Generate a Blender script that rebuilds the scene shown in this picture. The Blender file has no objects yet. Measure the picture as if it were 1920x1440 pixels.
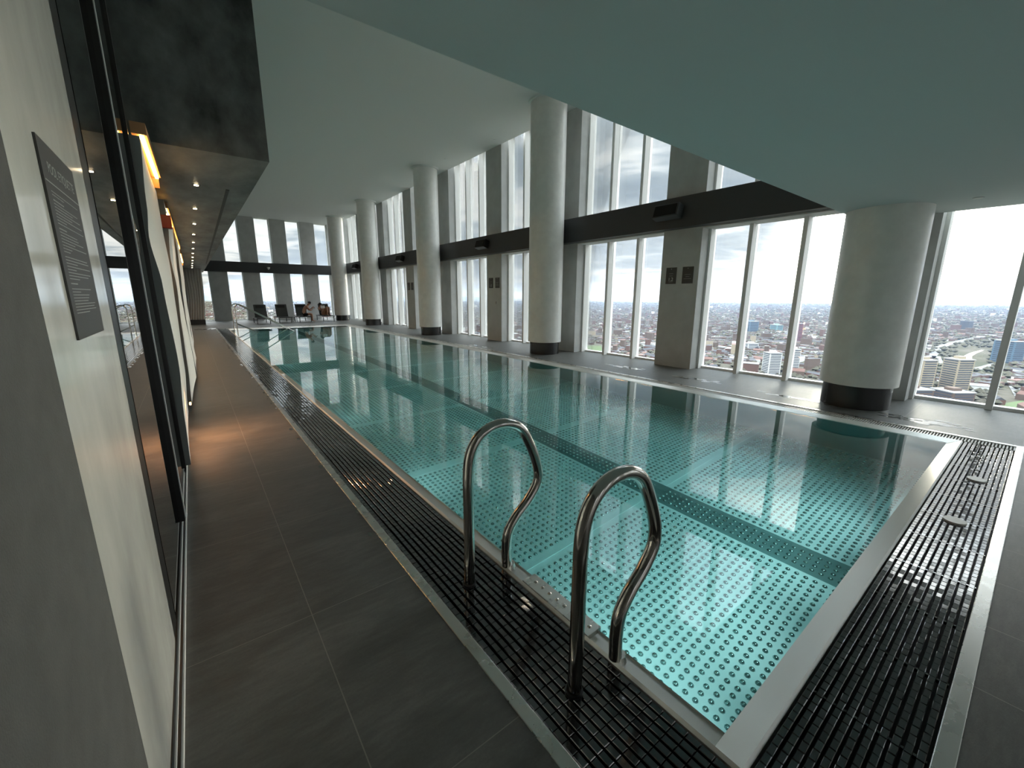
import bpy, bmesh, math, random
from mathutils import Vector, Matrix
random.seed(7)
S = bpy.context.scene
C = S.collection
PI = math.pi

# ------------------------------------------------------------------ camera
CAM_R = Matrix(((0.79271548, 0.12473771, -0.59669312),
                (-0.60958224, 0.16768909, -0.77478375),
                (0.00341418, 0.9779166, 0.20896763)))
CAM_P = Vector((0, 0, 1.6))
cd = bpy.data.cameras.new('camera'); cam = bpy.data.objects.new('camera', cd); C.objects.link(cam)
cam.matrix_world = Matrix.Translation(CAM_P) @ CAM_R.to_4x4()
cd.sensor_width = 36.0; cd.lens = 36.0 * 769.2 / 1920; cd.clip_start = 0.02; cd.clip_end = 60000
S.camera = cam

# ------------------------------------------------------------------ view
S.view_settings.view_transform = 'Standard'; S.view_settings.look = 'None'
S.view_settings.gamma = 1.0; S.view_settings.use_curve_mapping = False
S.view_settings.exposure = EXPOSURE = 2.62
cy = S.cycles
cy.use_denoising = True
try: cy.denoiser = 'OPENIMAGEDENOISE'
except Exception: pass
cy.max_bounces = 10; cy.diffuse_bounces = 5; cy.glossy_bounces = 5; cy.transmission_bounces = 6
cy.transparent_max_bounces = 14; cy.volume_bounces = 0
cy.sample_clamp_indirect = 6.0; cy.caustics_refractive = True; cy.caustics_reflective = True
cy.blur_glossy = 0.5

# ------------------------------------------------------------------ node helper
class NT:
    def __init__(s, nt): s.t = nt; s.n = nt.nodes; s.l = nt.links; s.n.clear()
    def put(s, sock, v):
        if hasattr(v, 'default_value') and hasattr(v, 'links') and getattr(v, 'is_output', False): s.l.new(v, sock)
        else: sock.default_value = v
    def node(s, kind, ins=None, **kw):
        n = s.n.new(kind)
        for k, v in kw.items(): setattr(n, k, v)
        for k, v in (ins or {}).items(): s.put(n.inputs[k], v)
        return n
    def m(s, op, a, b=None, c=None, clamp=False):
        n = s.n.new('ShaderNodeMath'); n.operation = op; n.use_clamp = clamp
        for i, v in enumerate((a, b, c)):
            if v is not None: s.put(n.inputs[i], v)
        return n.outputs[0]
    def mix(s, f, a, b):
        n = s.n.new('ShaderNodeMix'); n.data_type = 'RGBA'
        s.put(n.inputs[0], f); s.put(n.inputs[6], a if not isinstance(a, tuple) else (*a, 1)); s.put(n.inputs[7], b if not isinstance(b, tuple) else (*b, 1))
        return n.outputs[2]
    def ramp(s, f, stops):
        n = s.n.new('ShaderNodeValToRGB'); s.l.new(f, n.inputs[0]); e = n.color_ramp.elements
        while len(e) < len(stops): e.new(0.5)
        for i, (p, c) in enumerate(stops):
            e[i].position = p; e[i].color = (*c, 1) if isinstance(c, tuple) else (c, c, c, 1)
        return n.outputs[0]
    def noise(s, vec, scale, detail=4, rough=0.55, dist=0.0):
        n = s.node('ShaderNodeTexNoise', {'Scale': scale, 'Detail': detail, 'Roughness': rough, 'Distortion': dist})
        if vec is not None: s.l.new(vec, n.inputs['Vector'])
        return n.outputs[0]
    def xyz(s, vec):
        n = s.n.new('ShaderNodeSeparateXYZ'); s.l.new(vec, n.inputs[0]); return n.outputs
    def scale(s, vec, v):
        n = s.n.new('ShaderNodeMapping'); s.l.new(vec, n.inputs[0]); n.inputs['Scale'].default_value = v; return n.outputs[0]

# ------------------------------------------------------------------ sky
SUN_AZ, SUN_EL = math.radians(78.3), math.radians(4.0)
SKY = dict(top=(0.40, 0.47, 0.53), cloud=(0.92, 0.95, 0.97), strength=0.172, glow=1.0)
w = bpy.data.worlds.new('sky'); S.world = w; w.use_nodes = True
g = NT(w.node_tree)
tc = g.node('ShaderNodeTexCoord').outputs['Generated']
x, y, z = g.xyz(tc)
zc = g.m('MAXIMUM', z, 0.0)
den = g.m('ADD', zc, 0.07)
cv = g.node('ShaderNodeCombineXYZ', {0: g.m('DIVIDE', x, den), 1: g.m('DIVIDE', y, den), 2: g.m('MULTIPLY', z, 2.0)}).outputs[0]
n1 = g.noise(cv, 0.95, 8, 0.60, 0.4)
n2 = g.noise(cv, 0.28, 3, 0.5)
cl = g.m('ADD', g.m('MULTIPLY', n1, 0.65), g.m('MULTIPLY', n2, 0.35))
sky = g.ramp(cl, [(0.41, (0.36, 0.43, 0.49)), (0.475, (0.50, 0.58, 0.64)), (0.515, (0.84, 0.89, 0.92)), (0.57, (1.15, 1.15, 1.12))])
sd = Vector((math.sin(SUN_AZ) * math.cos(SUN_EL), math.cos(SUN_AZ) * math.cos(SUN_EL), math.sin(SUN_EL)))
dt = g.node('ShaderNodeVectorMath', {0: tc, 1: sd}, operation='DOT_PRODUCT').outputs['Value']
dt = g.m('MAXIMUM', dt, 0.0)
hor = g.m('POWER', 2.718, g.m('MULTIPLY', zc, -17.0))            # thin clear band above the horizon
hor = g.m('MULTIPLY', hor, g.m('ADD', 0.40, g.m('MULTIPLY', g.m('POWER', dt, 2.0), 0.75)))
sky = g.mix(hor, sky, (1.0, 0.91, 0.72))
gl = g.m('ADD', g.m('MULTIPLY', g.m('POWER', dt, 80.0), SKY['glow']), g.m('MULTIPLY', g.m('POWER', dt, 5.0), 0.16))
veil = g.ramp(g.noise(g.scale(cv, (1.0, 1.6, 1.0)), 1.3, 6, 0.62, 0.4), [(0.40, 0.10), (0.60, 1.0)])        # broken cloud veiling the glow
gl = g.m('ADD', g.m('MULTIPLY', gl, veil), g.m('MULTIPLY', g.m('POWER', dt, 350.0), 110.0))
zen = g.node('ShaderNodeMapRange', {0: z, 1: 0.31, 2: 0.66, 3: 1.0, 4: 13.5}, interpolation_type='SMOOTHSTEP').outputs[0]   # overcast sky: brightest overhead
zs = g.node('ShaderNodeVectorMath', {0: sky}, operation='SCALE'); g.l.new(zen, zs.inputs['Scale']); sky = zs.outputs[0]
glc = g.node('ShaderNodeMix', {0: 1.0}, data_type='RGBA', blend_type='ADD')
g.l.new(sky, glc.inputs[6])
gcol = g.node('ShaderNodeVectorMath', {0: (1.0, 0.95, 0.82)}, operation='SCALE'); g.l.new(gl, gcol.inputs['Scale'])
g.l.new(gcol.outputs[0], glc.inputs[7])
low = g.m('LESS_THAN', z, -0.012)
fin = g.mix(low, glc.outputs[2], (0.42, 0.43, 0.44))
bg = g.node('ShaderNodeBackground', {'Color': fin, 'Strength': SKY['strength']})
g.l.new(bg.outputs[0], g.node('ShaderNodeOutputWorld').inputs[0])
w.cycles.sampling_method = 'MANUAL'; w.cycles.sample_map_resolution = 1024

# ------------------------------------------------------------------ materials
MATS = {}
def mat(name, col=(0.5, 0.5, 0.5), rough=0.5, metal=0.0, spec=0.5, coat=0.0, var=0.0, vscale=3.0, stretch=(1, 1, 1),
        bump=0.0, bscale=60.0, emit=None, estr=1.0, rvar=0.0, aniso=0.0):
    if name in MATS: return MATS[name]
    m = bpy.data.materials.new(name); m.use_nodes = True; MATS[name] = m
    g = NT(m.node_tree)
    b = g.node('ShaderNodeBsdfPrincipled', {'Base Color': (*col, 1), 'Roughness': rough, 'Metallic': metal,
               'Specular IOR Level': spec, 'Coat Weight': coat, 'Coat Roughness': 0.08})
    if var or rvar or bump: tc = g.node('ShaderNodeTexCoord').outputs['Object']
    if var or rvar:
        n = g.noise(g.scale(tc, stretch), vscale, 6, 0.6)
        if var:
            lo = tuple(c * (1 - var) for c in col); hi = tuple(min(1, c * (1 + var)) for c in col)
            g.l.new(g.ramp(n, [(0.3, lo), (0.7, hi)]), b.inputs['Base Color'])
        if rvar: g.l.new(g.m('ADD', rough - rvar / 2, g.m('MULTIPLY', n, rvar)), b.inputs['Roughness'])
    if bump:
        bn = g.node('ShaderNodeBump', {'Strength': bump, 'Distance': 0.01, 'Height': g.noise(g.scale(tc, stretch), bscale, 4)})
        g.l.new(bn.outputs[0], b.inputs['Normal'])
    if emit:
        b.inputs['Emission Color'].default_value = (*emit, 1); b.inputs['Emission Strength'].default_value = estr
    g.l.new(b.outputs[0], g.node('ShaderNodeOutputMaterial').inputs[0])
    return m

def deck_material():
    m = bpy.data.materials.new('dark_slate_deck_tile'); m.use_nodes = True; g = NT(m.node_tree)
    tc = g.node('ShaderNodeTexCoord').outputs['Object']; x, y, z = g.xyz(tc)
    def line(v, off, per, wd):
        f = g.m('FRACT', g.m('DIVIDE', g.m('SUBTRACT', v, off), per))
        d = g.m('MINIMUM', f, g.m('SUBTRACT', 1.0, f))
        return g.m('LESS_THAN', d, wd / per)
    grout = g.m('MAXIMUM', line(x, 0.295, 0.53, 0.0022), line(y, 2.055, 1.05, 0.0018))
    n1 = g.noise(g.scale(tc, (0.8, 2.2, 1)), 2.0, 8, 0.65, 0.6)
    n2 = g.noise(g.scale(tc, (1, 5, 1)), 7.0, 5, 0.6)
    fine = g.noise(tc, 90, 3, 0.7)
    v = g.m('ADD', g.m('ADD', g.m('MULTIPLY', n1, 0.6), g.m('MULTIPLY', n2, 0.25)), g.m('MULTIPLY', fine, 0.15))
    col = g.ramp(v, [(0.32, (0.060, 0.062, 0.060)), (0.5, (0.100, 0.102, 0.097)), (0.68, (0.160, 0.160, 0.150))])
    col = g.mix(grout, col, (0.21, 0.205, 0.185))
    b = g.node('ShaderNodeBsdfPrincipled', {'Base Color': col, 'Specular IOR Level': 0.45})
    g.l.new(g.m('ADD', 0.34, g.m('MULTIPLY', n1, 0.25)), b.inputs['Roughness'])
    bn = g.node('ShaderNodeBump', {'Strength': 0.25, 'Distance': 0.004, 'Height': g.noise(g.scale(tc, (1, 3, 1)), 25, 6, 0.7)})
    g.l.new(bn.outputs[0], b.inputs['Normal'])
    g.l.new(b.outputs[0], g.node('ShaderNodeOutputMaterial').inputs[0]); return m

def water_material():
    m = bpy.data.materials.new('clear_pool_water'); m.use_nodes = True; g = NT(m.node_tree)
    tc = g.node('ShaderNodeTexCoord').outputs['Object']
    h = g.noise(tc, 1.6, 2, 0.5)
    bn = g.node('ShaderNodeBump', {'Strength': 0.0015, 'Distance': 0.01, 'Height': h})
    b = g.node('ShaderNodeBsdfGlass', {'Color': (1, 1, 1, 1), 'Roughness': 0.0, 'IOR': 1.333, 'Normal': bn.outputs[0]})
    v = g.node('ShaderNodeVolumeAbsorption', {'Color': (0.10, 0.90, 0.88, 1), 'Density': WATER_DENS})
    o = g.node('ShaderNodeOutputMaterial'); g.l.new(b.outputs[0], o.inputs['Surface']); g.l.new(v.outputs[0], o.inputs['Volume']); return m
WATER_DENS = 0.28; UWP = 0.38

def pane_material(name, tint, gain=1.0):
    m = bpy.data.materials.new(name); m.use_nodes = True; g = NT(m.node_tree)
    f = g.node('ShaderNodeFresnel', {'IOR': 1.5}).outputs[0]
    t = g.node('ShaderNodeBsdfTransparent', {'Color': (*tint, 1)}); gs = g.node('ShaderNodeBsdfGlossy', {'Roughness': 0.0})
    mx = g.node('ShaderNodeMixShader', {0: g.m('MULTIPLY', f, gain, clamp=True)})
    g.l.new(t.outputs[0], mx.inputs[1]); g.l.new(gs.outputs[0], mx.inputs[2])
    g.l.new(mx.outputs[0], g.node('ShaderNodeOutputMaterial').inputs[0]); return m

M_deck = deck_material(); M_water = water_material()
M_pane = pane_material('clear_window_glass', (0.97, 0.985, 0.98), 0.6)
M_door = pane_material('smoked_door_glass', (0.12, 0.13, 0.13), 1.9)
M_ceil = mat('matt_white_ceiling_paint', (0.74, 0.77, 0.75), 0.9, bump=0.05, bscale=200)
M_low = mat('sage_grey_ceiling_paint', (0.60, 0.66, 0.65), 0.9, bump=0.05, bscale=200)
M_col = mat('pale_column_render', (0.78, 0.78, 0.75), 0.32, var=0.06, vscale=5, bump=0.08, bscale=150, coat=0.15)
M_pier = mat('grey_wall_render', (0.50, 0.51, 0.50), 0.7, var=0.10, vscale=2.5, bump=0.1, bscale=90)
M_mull = mat('silver_aluminium_frame', (0.80, 0.80, 0.78), 0.5)
M_black = mat('black_powder_coat', (0.012, 0.012, 0.013), 0.35)
M_beam = mat('charcoal_beam_paint', (0.048, 0.051, 0.054), 0.6)
M_plinth = mat('dark_bronze_plinth', (0.034, 0.034, 0.035), 0.25, metal=0.3)
M_steel = mat('brushed_stainless_steel', (0.62, 0.61, 0.58), 0.28, metal=1.0, rvar=0.15, vscale=8, stretch=(1, 1, 1))
M_rim = mat('pool_rim_steel', (0.74, 0.74, 0.70), 0.34, metal=0.35, rvar=0.12, vscale=6)
M_tube = mat('polished_handrail_steel', (0.50, 0.47, 0.43), 0.12, metal=1.0)
M_pool = mat('pressed_pool_steel', (0.72, 0.80, 0.80), 0.38, metal=0.2, var=0.10, vscale=1.2)
M_lane = mat('dark_lane_steel', (0.13, 0.20, 0.20), 0.38, metal=0.25, var=0.25, vscale=2.0)
M_grate = mat('wet_black_grating', (0.010, 0.010, 0.014), 0.10, spec=1.0, rvar=0.12, vscale=9, coat=1.0)
M_pan = mat('dark_gutter_channel', (0.004, 0.004, 0.006), 0.5)
M_slat = mat('pale_grating_bar', (0.55, 0.54, 0.50), 0.3)
M_puddle = mat('thin_puddle_water', (0.05, 0.05, 0.05), 0.02, spec=1.0, coat=1.0)

# ------------------------------------------------------------------ mesh helpers
class MB:
    def __init__(s): s.v = []; s.f = []; s.mi = []; s.sm = []; s.cur = 0; s.smooth = False
    def add(s, vs, fs):
        o = len(s.v); s.v += [tuple(p) for p in vs]; s.f += [tuple(i + o for i in f) for f in fs]
        s.mi += [s.cur] * len(fs); s.sm += [s.smooth] * len(fs); return s
    def box(s, x0, x1, y0, y1, z0, z1):
        return s.add([(x0, y0, z0), (x1, y0, z0), (x1, y1, z0), (x0, y1, z0), (x0, y0, z1), (x1, y0, z1), (x1, y1, z1), (x0, y1, z1)],
              [(0, 3, 2, 1), (4, 5, 6, 7), (0, 1, 5, 4), (1, 2, 6, 5), (2, 3, 7, 6), (3, 0, 4, 7)])
    def obox(s, c, u, v, w):     # centre and three half-vectors
        c, u, v, w = map(Vector, (c, u, v, w))
        P = [c + a * u + b * v + d * w for d in (-1, 1) for a, b in ((-1, -1), (1, -1), (1, 1), (-1, 1))]
        return s.add(P, [(0, 3, 2, 1), (4, 5, 6, 7), (0, 1, 5, 4), (1, 2, 6, 5), (2, 3, 7, 6), (3, 0, 4, 7)])
    def quad(s, a, b, c, d): return s.add([a, b, c, d], [(0, 1, 2, 3)])
    def cyl(s, cx, cy, z0, z1, r, n=48, r2=None):
        r2 = r if r2 is None else r2
        o = s.smooth
        P = [(cx + r * math.cos(2 * PI * i / n), cy + r * math.sin(2 * PI * i / n), z0) for i in range(n)]
        Q = [(cx + r2 * math.cos(2 * PI * i / n), cy + r2 * math.sin(2 * PI * i / n), z1) for i in range(n)]
        s.smooth = True; s.add(P + Q, [(i, (i + 1) % n, (i + 1) % n + n, i + n) for i in range(n)])
        s.smooth = False; s.add(P, [tuple(range(n - 1, -1, -1))]); s.add(Q, [tuple(range(n))]); s.smooth = o; return s
    def tube(s, pts, r, n=14, cap=True):
        pts = [Vector(p) for p in pts]; rs = r if isinstance(r, (list, tuple)) else [r] * len(pts)
        up = None; rings = []
        for i, p in enumerate(pts):
            t = (pts[min(i + 1, len(pts) - 1)] - pts[max(i - 1, 0)]).normalized()
            if up is None:
                up = Vector((0, 0, 1)) if abs(t.z) < 0.9 else Vector((1, 0, 0))
            a = (up - t * up.dot(t)).normalized(); b = t.cross(a); up = a
            rings.append([p + (a * math.cos(2 * PI * k / n) + b * math.sin(2 * PI * k / n)) * rs[i] for k in range(n)])
        V = [q for r_ in rings for q in r_]; F = []
        for i in range(len(pts) - 1):
            for k in range(n):
                F.append((i * n + k, i * n + (k + 1) % n, (i + 1) * n + (k + 1) % n, (i + 1) * n + k))
        o = s.smooth; s.smooth = True; s.add(V, F); s.smooth = False
        if cap: s.add(rings[0], [tuple(range(n - 1, -1, -1))]); s.add(rings[-1], [tuple(range(n))])
        s.smooth = o; return s
    def prism(s, poly, z0, z1):
        n = len(poly); P = [(p[0], p[1], z0) for p in poly]; Q = [(p[0], p[1], z1) for p in poly]
        return s.add(P + Q, [tuple(range(n - 1, -1, -1)), tuple(range(n, 2 * n))] + [(i, (i + 1) % n, (i + 1) % n + n, i + n) for i in range(n)])
    def build(s, name, mats, parent=None, bevel=0.0, subsurf=0):
        me = bpy.data.meshes.new(name); me.from_pydata(s.v, [], s.f)
        for m in (mats if isinstance(mats, (list, tuple)) else [mats]): me.materials.append(m)
        me.polygons.foreach_set('material_index', s.mi); me.polygons.foreach_set('use_smooth', s.sm); me.update()
        o = bpy.data.objects.new(name, me); C.objects.link(o)
        if parent is not None:
            o.parent = parent; o.matrix_parent_inverse = parent.matrix_basis.inverted()
        if bevel:
            b = o.modifiers.new('bevel', 'BEVEL'); b.width = bevel; b.segments = 2; b.limit_method = 'ANGLE'
        if subsurf:
            b = o.modifiers.new('sub', 'SUBSURF'); b.levels = subsurf; b.render_levels = subsurf
        return o
def tag(o, label=None, cat=None, group=None, kind=None):
    if label: o['label'] = label
    if cat: o['category'] = cat
    if group: o['group'] = group
    if kind: o['kind'] = kind
    return o
def empty(name, loc=(0, 0, 0), rz=0.0):
    o = bpy.data.objects.new(name, None); C.objects.link(o); o.location = loc; o.rotation_euler = (0, 0, rz); o.empty_display_size = 0.1
    return o
def struct(name, mb, m, parent=None, **k):
    o = mb.build(name, m, parent, **k)
    if parent is None: o['kind'] = 'structure'
    return o
def part(name, mb, m, parent, label=None, local=False, **k):    # local: mesh is given in the parent's own space
    o = mb.build(name, m, None, **k); o.parent = parent
    if not local: o.matrix_parent_inverse = parent.matrix_basis.inverted()
    if label: o['label'] = label
    return o
def copy_tree(o, parent=None):
    c = o.copy(); C.objects.link(c); c.parent = parent
    for ch in list(o.children): copy_tree(ch, c)
    return c
def ray(px, py):
    return CAM_R @ Vector((px - 960, -(py - 720), -769.2))
def onz(px, py, zz):
    r = ray(px, py); return CAM_P + r * ((zz - 1.6) / r.z)

# ------------------------------------------------------------------ dimensions
XW = -0.21                       # left wall
TX0, TX1 = 0.815, 0.872          # left steel trim
RX0, RX1 = 1.30, 6.82            # outer edges of the pool rim
RY0, RY1 = 0.38, 24.3
GXR = 7.00                       # right gutter outer edge
YE = 24.75
XP, XG = 8.76, 9.22              # pier face, glass
YF = 32.25                       # far wall
ZH, ZL, YL = 6.5, 2.8, 2.11      # ceilings
YB = -5.0
DEPTH = 1.3

# ------------------------------------------------------------------ floor, ceilings, back walls
b = MB()
b.box(XW - 0.3, TX0, YB, YF + 0.6, -0.25, 0)
b.box(7.07, XG + 0.25, YB, YF + 0.6, -0.25, 0)
b.box(TX0, 7.07, YB, -0.06, -0.25, 0)
b.box(TX0, 7.07, YE + 0.05, YF + 0.6, -0.25, 0)
struct('floor', b, M_deck)
b = MB(); b.box(0.86, XP, YL, YF + 0.6, ZH, ZH + 0.3); b.box(XW - 0.3, 0.86, YL, 5.4, ZH, ZH + 0.3); struct('ceiling', b, M_ceil)
b = MB(); b.box(XW - 0.3, XP, YB, YL, ZL, ZH + 0.3); struct('ceiling', b, M_low)
b = MB(); b.box(XW - 0.3, 0.86, 5.4, YF + 0.6, 3.0, ZH + 0.3); o = struct('ceiling', b, None)
M_soff = mat('dark_board_marked_soffit', (0.12, 0.13, 0.128), 0.45, var=0.7, vscale=2.2, stretch=(1.4, 0.5, 1), bump=0.1)
o.data.materials.clear(); o.data.materials.append(M_soff)
M_dark = mat('charcoal_wall_paint', (0.030, 0.032, 0.031), 0.75)
M_grey = mat('textured_charcoal_panel', (0.105, 0.107, 0.103), 0.8, var=0.12, vscale=12, bump=0.3, bscale=260)
b = MB(); b.box(XW - 0.6, XW - 0.35, YB, YF + 0.6, -0.25, ZH + 0.3); struct('wall_left', b, M_dark)
b = MB(); b.box(XW - 0.35, XG + 0.3, YB - 0.3, YB, -0.25, 0.1); b.box(XW - 0.35, XG + 0.3, YB - 0.3, YB, 2.75, ZH)
for k in range(6): b.box(XW - 0.3 + 1.79 * k, XW + 0.62 + 1.79 * k, YB - 0.3, YB, 0.1, 2.75)  # unseen openings between these piers, added to let daylight in from behind
struct('wall_back', b, M_pier)

# ------------------------------------------------------------------ window wall (right)
piers = [1.20 + 3.6 * k for k in range(-2, 9)]
pi = 0
for y0 in piers:
    pi += 1
    b = MB(); top = ZH if y0 > 2 else ZL
    b.box(XP, XG + 0.04, y0, y0 + 0.91, 0, ZH + 0.4)
    struct('trim_%d' % pi, b, M_pier)
wi = 0
def window(wi, ya, yb, mulls, x0=9.04):
    r = empty('window_%d' % wi, (XG, (ya + yb) / 2, 0)); r['kind'] = 'structure'
    f = MB()
    f.box(XG - 0.05, XG + 0.08, ya, yb, 0.0, 0.045); f.box(XG - 0.05, XG + 0.08, ya, yb, 6.85, 6.95)
    f.box(XG - 0.18, XG + 0.06, yb - 0.05, yb, 0.0, 6.9); f.box(XG - 0.18, XG + 0.06, ya, ya + 0.05, 0.0, 6.9)
    part('window_frame', f, M_mull, r)
    for mu in mulls:
        q = MB(); q.cur = 0; q.box(x0, XG + 0.10, mu, mu + 0.075, 0.0, 6.9)
        part('mullion', q, M_mull, r)
    edges = [ya] + [v for mu in mulls for v in (mu, mu + 0.075)] + [yb]
    for i in range(0, len(edges), 2):
        q = MB(); q.box(XG + 0.0, XG + 0.012, edges[i], edges[i + 1], 0.03, 6.88)
        part('pane', q, M_pane, r)
for k in range(len(piers) - 1):
    ya, yb = piers[k] + 0.91, piers[k + 1]
    wi += 1; window(wi, ya, yb, [ya + 0.86, ya + 0.86 + 0.935])
# spandrel behind the beam
b = MB(); b.box(XP - 0.011, XG - 0.02, YL, YF, 3.03, 3.55); struct('trim_20', b, M_pier)
b = MB(); b.box(8.50, XP - 0.012, YL + 0.02, YF - 0.3, 3.055, 3.675); struct('trim_21', b, M_beam)
b = MB(); b.box(0.9, 8.5, YF - 0.16, YF - 0.01, 3.05, 3.69); struct('trim_22', b, M_beam)
b = MB(); b.box(XP, XG + 0.3, YB, YF + 0.6, 6.95, 7.2); struct('trim_23', b, M_pier)
# far wall: piers .92 wide every 1.79
fy = YF
fp = [1.115, 2.925, 4.69, 6.46, 8.2]
fp = [1.12 + 1.79 * i for i in range(-1, 5)]
for q0 in fp:
    pi += 1
    b = MB(); b.box(max(q0, XW - 0.3), min(q0 + 0.94, XG + 0.3), fy, fy + 0.45, 0, ZH + 0.4); struct('trim_%d' % (pi + 20), b, M_pier)
for i in range(len(fp) - 1):
    xa, xb = fp[i] + 0.94, fp[i + 1]
    wi += 1
    r = empty('window_%d' % wi, ((xa + xb) / 2, fy + 0.4, 0)); r['kind'] = 'structure'
    f = MB(); f.box(xa, xb, fy + 0.32, fy + 0.45, 0, 0.045); f.box(xa, xa + 0.045, fy + 0.28, fy + 0.45, 0, 6.9); f.box(xb - 0.03, xb, fy + 0.28, fy + 0.45, 0, 6.9)
    f.box(xa, xb, fy + 0.1, fy + 0.32, 3.1, 3.6)
    part('window_frame', f, M_mull, r)
    q = MB(); q.box(xa + 0.045, xb - 0.03, fy + 0.38, fy + 0.392, 0.045, 6.88); part('pane', q, M_pane, r)
b = MB(); b.box(XW - 0.3, XG + 0.3, fy + 0.01, fy + 0.6, 6.88, 7.2); struct('trim_24', b, M_pier)

# ------------------------------------------------------------------ columns
cols = [(7.90, 1.64), (7.95, 8.80), (7.97, 16.0), (8.02, 23.2), (7.95, 28.9)]
cl_lab = ['massive pale round column nearest the camera, under the low ceiling by the right poolside',
          'tall pale round column crossing the low ceiling edge, second from the camera',
          'tall pale round column in the middle of the row, third from the camera',
          'tall pale round column, fourth from the camera, near the loungers',
          'tall pale round column standing in the far corner beside the last lounger']
for (cx, cy_), lb in zip(cols, cl_lab):
    r = empty('column', (cx, cy_, 0)); top = ZL if cy_ < 2 else ZH
    tag(r, lb, 'column', 'round columns along the windows')
    part('shaft', MB().cyl(cx, cy_, 0.34, top, 0.470, 72), M_col, r)
    part('plinth', MB().cyl(cx, cy_, 0.0, 0.34, 0.415, 72), M_plinth, r, 'dark metal plinth')
    if top > 3: part('collar', MB().cyl(cx, cy_, top - 0.05, top, 0.53, 72), M_ceil, r)

# ------------------------------------------------------------------ pool
pool = empty('swimming_pool', (4.06, 12.3, 0))
tag(pool, 'long stainless steel swimming pool with dimpled floor beside the windows', 'swimming pool')
IX0, IX1, IY0, IY1 = RX0 + 0.115, RX1 - 0.115, RY0 + 0.115, RY1 - 0.115
b = MB()
zo, zi_, zr = 0.004, -0.028, -0.20
def rimring(o, i, zo, zi):   # sloping ring between two rectangles
    b.add([(o[0], o[2], zo), (o[1], o[2], zo), (o[1], o[3], zo), (o[0], o[3], zo), (i[0], i[2], zi), (i[1], i[2], zi), (i[1], i[3], zi), (i[0], i[3], zi)],
          [(0, 1, 5, 4), (1, 2, 6, 5), (2, 3, 7, 6), (3, 0, 4, 7)])
O_ = (RX0, RX1, RY0, RY1); O2 = (RX0 + 0.012, RX1 - 0.012, RY0 + 0.012, RY1 - 0.012); I_ = (IX0, IX1, IY0, IY1)
rimring(O_, O_, -0.13, -0.012); rimring(O_, O2, -0.012, 0.0015); XL_ = RX0 + 0.030
b.add([(O2[0], O2[2], .0015), (O2[1], O2[2], .0015), (O2[1], O2[3], .0015), (O2[0], O2[3], .0015), (XL_, IY0, -.03), (IX1, IY0, -.03), (IX1, IY1, -.03), (XL_, IY1, -.03),
       (IX0, IY0 + .004, -.048), (IX0, IY1 - .004, -.048), (XL_, IY0 + .004, -.040), (XL_, IY1 - .004, -.040), (IX0, IY0, -.03), (IX0, IY1, -.03)],
      [(0, 1, 5, 4), (1, 2, 6, 5), (2, 3, 7, 6), (0, 4, 7, 3), (10, 8, 9, 11), (4, 12, 8, 10), (7, 11, 9, 13), (4, 10, 11, 7)])
rimring(I_, I_, -0.03, -0.07)
part('rim', b, M_rim, pool)
b = MB(); rimring(I_, I_, -0.07, -DEPTH); part('pool_wall', b, mat('pool_wall_steel', (0.26, 0.38, 0.38), 0.4, metal=0.3), pool)
# floor with pressed dimples
def dimples(b, x0, x1, y0, y1, z, sp, r, h, seg=8, y_far=12.0):
    nx = int((x1 - x0) / sp); ny = int((y1 - y0) / sp)
    ox = x0 + ((x1 - x0) - (nx - 1) * sp) / 2; b.smooth = True; b.cur = 1
    for j in range(ny):
        yy = y0 + sp / 2 + j * sp
        if (yy - RY0) % 2.0 < 0.14: continue              # smooth weld seams across the pool
        sg = seg if yy < 6 else 6
        for i in range(nx):
            xx = ox + i * sp
            V = []
            for rr, hh in ((r, 0.0005), (r * 0.8, h * 0.62), (r * 0.4, h)):
                V += [(xx + rr * math.cos(2 * PI * k / sg), yy + rr * math.sin(2 * PI * k / sg), z + hh) for k in range(sg)]
            F = [(k + a * sg, (k + 1) % sg + a * sg, (k + 1) % sg + (a + 1) * sg, k + (a + 1) * sg) for a in (0, 1) for k in range(sg)]
            F.append(tuple(range(2 * sg, 3 * sg)))
            b.add(V, F)
    b.smooth = False; b.cur = 0
LX0, LX1 = 3.80, 4.15
M_dim = mat('polished_dimple_steel', (0.42, 0.50, 0.50), 0.16, metal=0.95)
b = MB(); b.quad((IX0, IY0, -DEPTH), (LX0, IY0, -DEPTH), (LX0, IY1, -DEPTH), (IX0, IY1, -DEPTH)); dimples(b, IX0 + .03, LX0, IY0 + .02, IY1, -DEPTH, DSP := 0.066, 0.020, 0.018)
b.quad((LX1, IY0, -DEPTH), (IX1, IY0, -DEPTH), (IX1, IY1, -DEPTH), (LX1, IY1, -DEPTH)); dimples(b, LX1, IX1 - .02, IY0 + .02, IY1, -DEPTH, DSP, 0.020, 0.018)
yy = RY0 + 2.09
while yy < RY1:
    b.box(IX0, LX0, yy - 0.05, yy - 0.02, -DEPTH, -DEPTH + 0.006); b.box(LX1, IX1, yy - 0.05, yy - 0.02, -DEPTH, -DEPTH + 0.006); yy += 2.0
part('pool_floor', b, [M_pool, M_dim], pool)
b = MB(); b.quad((LX0, IY0, -DEPTH), (LX1, IY0, -DEPTH), (LX1, IY1, -DEPTH), (LX0, IY1, -DEPTH)); dimples(b, LX0 + .02, LX1 - .02, IY0 + .02, IY1, -DEPTH, DSP, 0.020, 0.014)
part('lane_marking', b, [M_lane, M_dim], pool, 'dark dimpled lane stripe')
b = MB(); b.box(TX0, TX1, -0.06, YE, -0.1, 0.004); b.box(GXR, 7.065, -0.06, YE, -0.1, 0.004); b.box(TX1, GXR, -0.06, -0.002, -0.1, 0.004); b.box(TX1, GXR, YE - 0.05, YE, -0.1, 0.004)
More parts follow.
